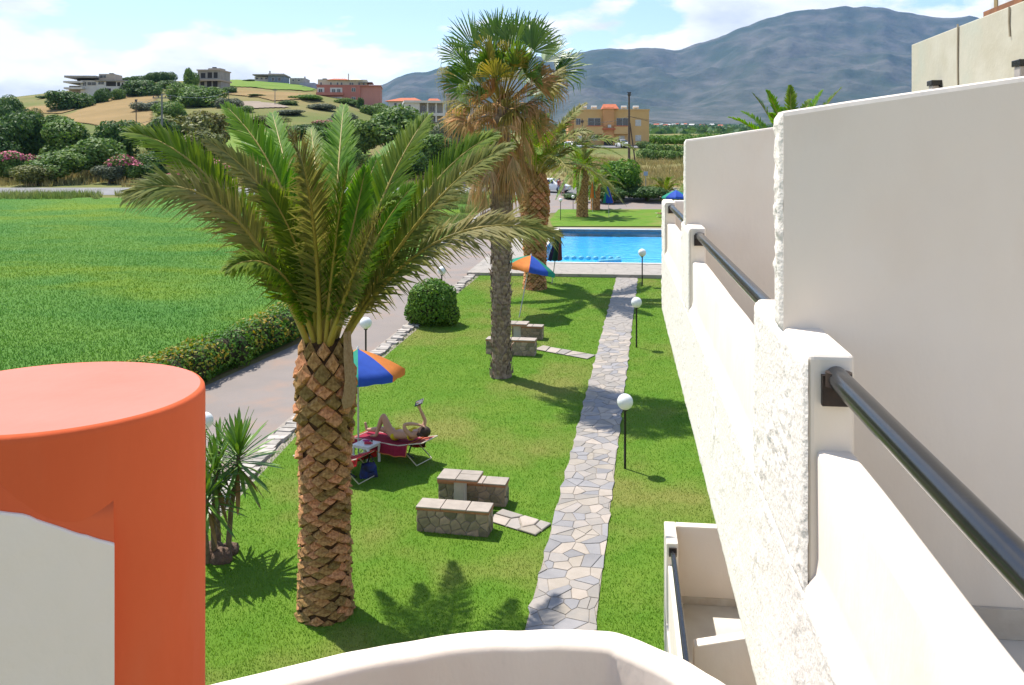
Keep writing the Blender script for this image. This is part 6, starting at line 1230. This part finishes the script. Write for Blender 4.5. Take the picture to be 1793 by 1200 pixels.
# hillside house
h = House('hillside_house', 'flat roofed grey house on the hill at the left', 170, 192, 262, .05)
h.block(142, 222, 141, 200, 0, 9, M_white); h.block(120, 158, 150, 186, 1.0, 10, M_conc, 'side_wing'); h.block(171, 198, 129, 142, 1, 7, M_buff, 'upper_storey'); h.block(118, 172, 133.5, 137, -1.5, 10, M_conc, 'roof_slab'); h.block(117, 150, 143, 146, -1.8, 9, M_white, 'balcony_slab'); h.block(118, 150, 154, 157, -1.8, 9, M_white, 'balcony_slab'); h.block(168, 224, 140.5, 142.5, -.6, 9.4, M_conc, 'roof_slab')
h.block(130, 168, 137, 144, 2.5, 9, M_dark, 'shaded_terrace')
for a in ((146, 152, 144, 151), (154, 169, 144, 150), (172.5, 182.5, 143, 148.5), (173, 184, 131, 136.5)): h.win(*a[:2], *a[2:], 0 if a[3] > 140 else 1)
for x0, x1, y0, y1 in ((186, 203, 143, 151), (205, 210, 144, 151), (213, 218, 145, 151), (185, 194, 155, 163)): h.win(x0, x1, y0, y1, 0, M_dark, False)
q = MB(); q.bx(h.x(184), h.x(191), 3, 4, h.z(129), h.z(126.5)); q.build('roof_tank', M_dark, h.root)
# tower house
h = House('tower_house', 'unfinished brown two storey house with open floors on the hill', 366, 172, 275, -.08)
h.block(346, 386, 123.5, 141, 0, 8, M_conc); h.block(346, 386, 141, 155, .8, 8, M_conc); h.block(344, 388, 139.5, 142, -.8, 8.6, M_buff, 'floor_slab'); h.block(345, 387, 122, 124, -.5, 8.5, M_buff, 'roof_slab'); h.block(356, 388, 155, 172, .4, 8, M_buff, 'basement'); h.block(360, 382, 118.5, 122, 2, 6, M_conc, 'roof_room')
for a in ((352, 360, 128, 137), (364, 372, 127, 137), (375, 382, 127, 137), (349, 356, 143, 150), (361, 369, 142, 152), (372, 380, 142, 152), (371, 386, 157, 166)): h.win(a[0], a[1], a[2], a[3], 0 if a[3] < 140 else (.8 if a[3] < 156 else .4), M_dark, False)
q = MB(); q.bx(h.x(365), h.x(371), 3, 4, h.z(118), h.z(116)); q.build('roof_tank', M_dark, h.root)
h = House('blue_grey_house', 'blue grey house on the skyline left of the pink block', 474, 152, 330, .06)
h.block(470, 498, 132, 150, 0, 10, M_blueg); h.block(445, 472, 134, 150, 1.5, 9, M_white, 'side_wing'); h.block(444, 500, 130.5, 132.6, -1, 10.5, M_conc, 'roof_slab'); h.block(470, 497, 129, 131, 0, 9, M_buff, 'roof_edge')
for a in ((447, 452, 135, 139), (455, 459, 135, 139), (463, 468, 135, 139), (476, 481, 136, 142), (487, 492, 136, 142)): h.win(a[0], a[1], a[2], a[3], 1.5 if a[0] < 470 else 0)
q = MB(); q.bx(h.x(470), h.x(472), 2, 2.5, h.z(130), h.z(123.5)); q.build('chimney', M_conc, h.root)
h = House('grey_house', 'small grey house between the blue grey house and pink block', 522, 156, 320, 0)
h.block(508, 534, 137, 146, 0, 8, M_conc); h.block(527, 553, 146, 157, -2, 7, mat('wall_lilac', (0.36, 0.37, 0.46), None, .6), 'garden_wall'); h.win(512, 516, 139, 143, 0); h.win(522, 526, 139, 143, 0); q = MB(); q.bx(h.x(532), h.x(534), 1, 1.5, h.z(137), h.z(134)); q.build('chimney', M_conc, h.root)
h = House('garden_shed', 'low brick red shed below the small grey house', 516, 160, 305, 0); h.block(503, 531, 152, 160, 0, 5, M_rose); h.block(502, 532, 151, 152.2, -.3, 5.3, M_conc, 'roof_slab'); h.win(509, 513, 154, 157, 0)
# pink block
h = House('apartment_block', 'pink three storey apartment block with cream attic and tiled roof', 610, 196, 285, .10)
h.block(556, 631, 150, 196, 0, 14, M_rose); h.block(631, 666, 150, 190, .6, 13, mat('pink_render', (0.50, 0.24, 0.19), (0.44, 0.21, 0.17), .3, .95), 'side_wall'); h.block(557, 642, 139, 150.5, 1.2, 12, mat('attic_cream', (0.60, 0.54, 0.40), None, .6), 'attic')
h.gable(575, 610, 140, 135.5, .6, 10); h.gable(612, 632, 140, 135, .6, 10, mat('attic_cream2', (0.60, 0.54, 0.40), None, .6), .5); h.block(628, 652, 143.5, 144.6, .2, 9, M_conc, 'canopy'); h.block(555, 667, 149, 150.6, -.15, 14.2, M_rose, 'cornice')
for y0, y1 in ((154, 165), (170, 182)):
    h.block(557, 569, y0, y1, -.05, .3, M_white, 'recess_wall'); h.block(579, 600, y0, y1, -.05, .3, M_white, 'recess_wall'); h.block(555.5, 602, y1 - 2.5, y1 + 2.5, -1.3, -.03, M_rose, 'balcony')
    h.win(559, 566, y0 + 2, y1 - 2.5, -.1); h.win(582, 588, y0 + 2, y1 - 2.5, -.1); h.win(591, 597, y0 + 2, y1 - 2.5, -.1); h.win(616, 623, y0, y0 + 7, -.02)
for x0 in (561, 578, 589.5, 596.5, 611.5, 615.5, 627, 635): h.win(x0, x0 + 3.4, 144, 149, 1.2)
q = MB(); q.bx(h.x(608.6), h.x(610), 3, 3.4, h.z(140), h.z(127.5)); q.build('mast', M_conc, h.root)
q = MB(); q.bx(h.x(564), h.x(571), 3, 5, h.z(139), h.z(136.5)); q.build('roof_tank', M_dark, h.root)
# red roofed villa and pale villa
h = House('red_roof_house', 'low house with wide red tiled roof beside the pale villa', 715, 190, 235, -.1)
h.block(680, 734, 177, 192, 0, 10, M_white); h.gable(678, 736, 177.5, 169.5, -.3, 10, None, .3, .6); h.win(690, 695, 180, 185, 0); h.win(703, 708, 180, 185, 0)
h = House('pale_villa', 'pale flat roofed villa with arched porch left of the fan palm', 755, 216, 200, .16)
h.block(710, 733, 178, 214, 0, 9, M_white); h.block(733, 779, 180, 214, 1.4, 9, M_conc, 'rear_wall'); h.block(708, 781, 176.5, 180.5, -.4, 9.4, M_white, 'roof_slab'); h.block(733, 779, 198, 203, .0, 1.4, M_white, 'balcony')
for x0 in (733, 748, 763, 776): h.block(x0, x0 + 2.5, 180, 214, .05, .35, M_white, 'porch_column')
for a in ((738, 746, 185, 195), (754, 762, 185, 195), (738, 746, 204, 213), (754, 764, 204, 213)): h.win(a[0], a[1], a[2], a[3], 1.4)
h.win(716, 720, 184, 192, 0); h.gable(750, 776, 177, 170, 3, 8, None, .25, .2)
h = House('tan_house', 'tan house half hidden behind the fan palm leaves', 808, 216, 205, 0)
h.block(782, 836, 166, 214, 0, 9, M_buff); h.block(780, 838, 164, 166.6, -.4, 9.4, M_buff, 'roof_slab')
for a in ((790, 796, 174, 181), (806, 812, 174, 181), (790, 796, 195, 204), (808, 815, 195, 204)): h.win(*a, 0)
# yellow house
h = House('yellow_house', 'yellow two storey house with a small red tiled stair roof', 1072, 262, 186, .0)
h.block(1006, 1137, 193, 256, 0, 10, M_yel); h.block(1056, 1075, 189, 256, -.8, 1, M_yel2, 'stair_tower'); h.gable(1056.5, 1081, 191, 182, -.8, 3, None, .12, .25)
h.block(996, 1008, 205, 256, .8, 9, M_yel2, 'side_wing'); h.block(1005, 1138, 191.5, 194, -.12, 10.1, M_yel, 'cornice')
h.block(1028, 1056, 222, 235, -1.2, 0, M_yel, 'balcony'); h.block(1075, 1102, 222, 235, -1.2, 0, M_yel, 'balcony'); h.block(1027, 1057, 220.5, 222, -1.25, -.9, M_roof, 'balcony_coping'); h.block(1074, 1103, 220.5, 222, -1.25, -.9, M_roof, 'balcony_coping'); h.block(1054, 1077, 225, 228, -1.4, -.7, M_roof, 'stair_coping')
h.win(1030, 1052, 207, 221, 0); h.win(1080, 1101, 207, 221, 0); h.win(1009, 1017, 208, 219, 0); h.win(1113, 1123, 210, 221, 0, M_shut); h.win(1113, 1123, 237, 247, 0, M_shut); h.win(1036, 1046, 236, 246, 0, M_shut); h.win(1084, 1094, 238, 246, 0, M_shut); h.win(1012, 1020, 238, 247, 0, M_shut)
h.win(1057, 1073, 244, 256, -.8, M_dark, False); q = MB(); q.bx(h.x(1064), h.x(1069.5), -1.2, -.82, h.z(224), h.z(219)); q.build('air_conditioner', M_shut, h.root)
for x0 in (1019, 1037, 1090, 1111):
    q = MB(); q.tube([(h.x(x0), 2, h.z(187)), (h.x(x0 + 10), 2, h.z(187))], .28, 10); q.bx(h.x(x0 + 1), h.x(x0 + 1.5), 1.9, 2.1, h.z(193), h.z(187)); q.bx(h.x(x0 + 8.5), h.x(x0 + 9), 1.9, 2.1, h.z(193), h.z(187)); q.build('water_tank', M_white, h.root)
# forecourt of the yellow house
fc = MB(); pts_ = [P(990, 262, 176), P(1130, 262, 176), P(1130, 258, 186), P(990, 258, 186)]; fc.add([G(p.x, p.y, .15) for p in pts_], [(0, 1, 2, 3)]); tag(fc.build('forecourt', M_road), 'pale forecourt in front of the yellow house', kind='structure')
# vine rows right of the yellow house, tiny village and woods on the far plain
rv = np.random.default_rng(8)
for i, (d0, px0, px1) in enumerate(((150, 1125, 1330), (163, 1140, 1330), (195, 1142, 1340), (215, 1142, 1340), (240, 1142, 1340))):
    x0, x1 = (px0 - CX) / F * d0, (px1 - CX) / F * d0; lump = []; b0 = G(x0, d0)
    for x in np.arange(x0, x1, 1.1): q = G(x, d0 + .02 * (x - x0)) - b0; lump.append((np.array([q.x, q.y + rv.uniform(-.6, .6), q.z + .6]), np.array([1.0, 1.3, .9 * rv.uniform(.7, 1.3)])))
    V_, F_ = leaf_cloud(6000, lump, .42, rv, .6, .3); r = thing('vine_row', '%s vine row on the slope right of the yellow house' % ['nearest green', 'second green', 'middle bright', 'fourth bright', 'farthest bright'][i], 'vines', b0, 0, 'vine rows'); obj('foliage', mesh_arrays('foliage', V_, F_), M_leaf[3 if i > 1 else 1], r)
n = 26000; yy = rv.uniform(700, 3600, n); tx = rv.uniform(-.12, .42, n); xx = tx * yy; k = fbm(xx / 160, yy / 160, 0, 3, 91) > .46; xx, yy = xx[k], yy[k]
cl = [(np.array([a, b, float(c) + 2.0]), np.array([1.0, 1.0, 1.0])) for a, b, c in ()]
pz = H(xx, yy) + rv.uniform(0, 5, len(xx)); nn_ = len(xx); d3 = rv.normal(size=(nn_, 3)); d3 /= np.linalg.norm(d3, axis=1)[:, None]; e3 = np.cross(d3, rv.normal(size=(nn_, 3))); e3 /= np.linalg.norm(e3, axis=1)[:, None]; s3 = rv.uniform(2.0, 5.0, nn_)[:, None]; pp = np.stack([xx, yy, pz], -1)
tag(obj('distant_woodland', mesh_arrays('distant_woodland', np.stack([pp - d3 * s3, pp + e3 * s3, pp + d3 * s3, pp - e3 * s3], 1).reshape(-1, 3), np.arange(nn_ * 4).reshape(-1, 4)), M_leaf[0]), 'scattered trees covering the far plain below the mountains', 'woodland', kind='stuff')
for px, py, d in ((1150, 203, 2100), (1158, 200, 2300), (1170, 206, 2000), (1180, 198, 2400), (1186, 199, 2450), (1195, 199, 2400), (1201, 197, 2500), (1166, 214, 1700), (1212, 204, 2200), (1230, 206, 2100), (1247, 203, 2200), (1170, 185, 3300), (1262, 213, 1800)):
    b = ground(px, py + 12) if False else G((px - CX) / F * d, d); r = thing('village_house', 'tiny pale house of the distant village on the plain', 'house', b, rv.uniform(-.5, .5), 'houses of the distant village'); w_ = rv.uniform(7, 13); m = MB(); m.bx(-w_ / 2, w_ / 2, -4, 4, -2, 6.5); m.build('wall', M_white, r); m = MB(); m.add([(-w_ / 2 - .5, -4.5, 6.5), (w_ / 2 + .5, -4.5, 6.5), (w_ / 2 + .5, 4.5, 6.5), (-w_ / 2 - .5, 4.5, 6.5), (-w_ / 2, 0, 9), (w_ / 2, 0, 9)], [(0, 1, 5, 4), (1, 2, 5), (2, 3, 4, 5), (3, 0, 4)]); m.build('roof', M_roof if rv.uniform() < .6 else M_white, r)

# ------------------------------------------------------------------ the air: a thin even haze over land and mountains
hz_ = MB(); hz_.bx(-9500, 9500, -400, 9300, -70, 1500); hm_ = bpy.data.materials.new('haze'); hm_.use_nodes = True; N, L = hm_.node_tree.nodes, hm_.node_tree.links; N.clear()
ho_ = N.new('ShaderNodeOutputMaterial'); pv_ = N.new('ShaderNodeVolumePrincipled'); pv_.inputs['Color'].default_value = (0.27, 0.53, 1.0, 1); pv_.inputs['Density'].default_value = 4.4e-5; pv_.inputs['Anisotropy'].default_value = 0.0; L.new(pv_.outputs[0], ho_.inputs['Volume'])
tag(hz_.build('haze', hm_), 'thin blue summer haze in the air over the plain', kind='stuff')
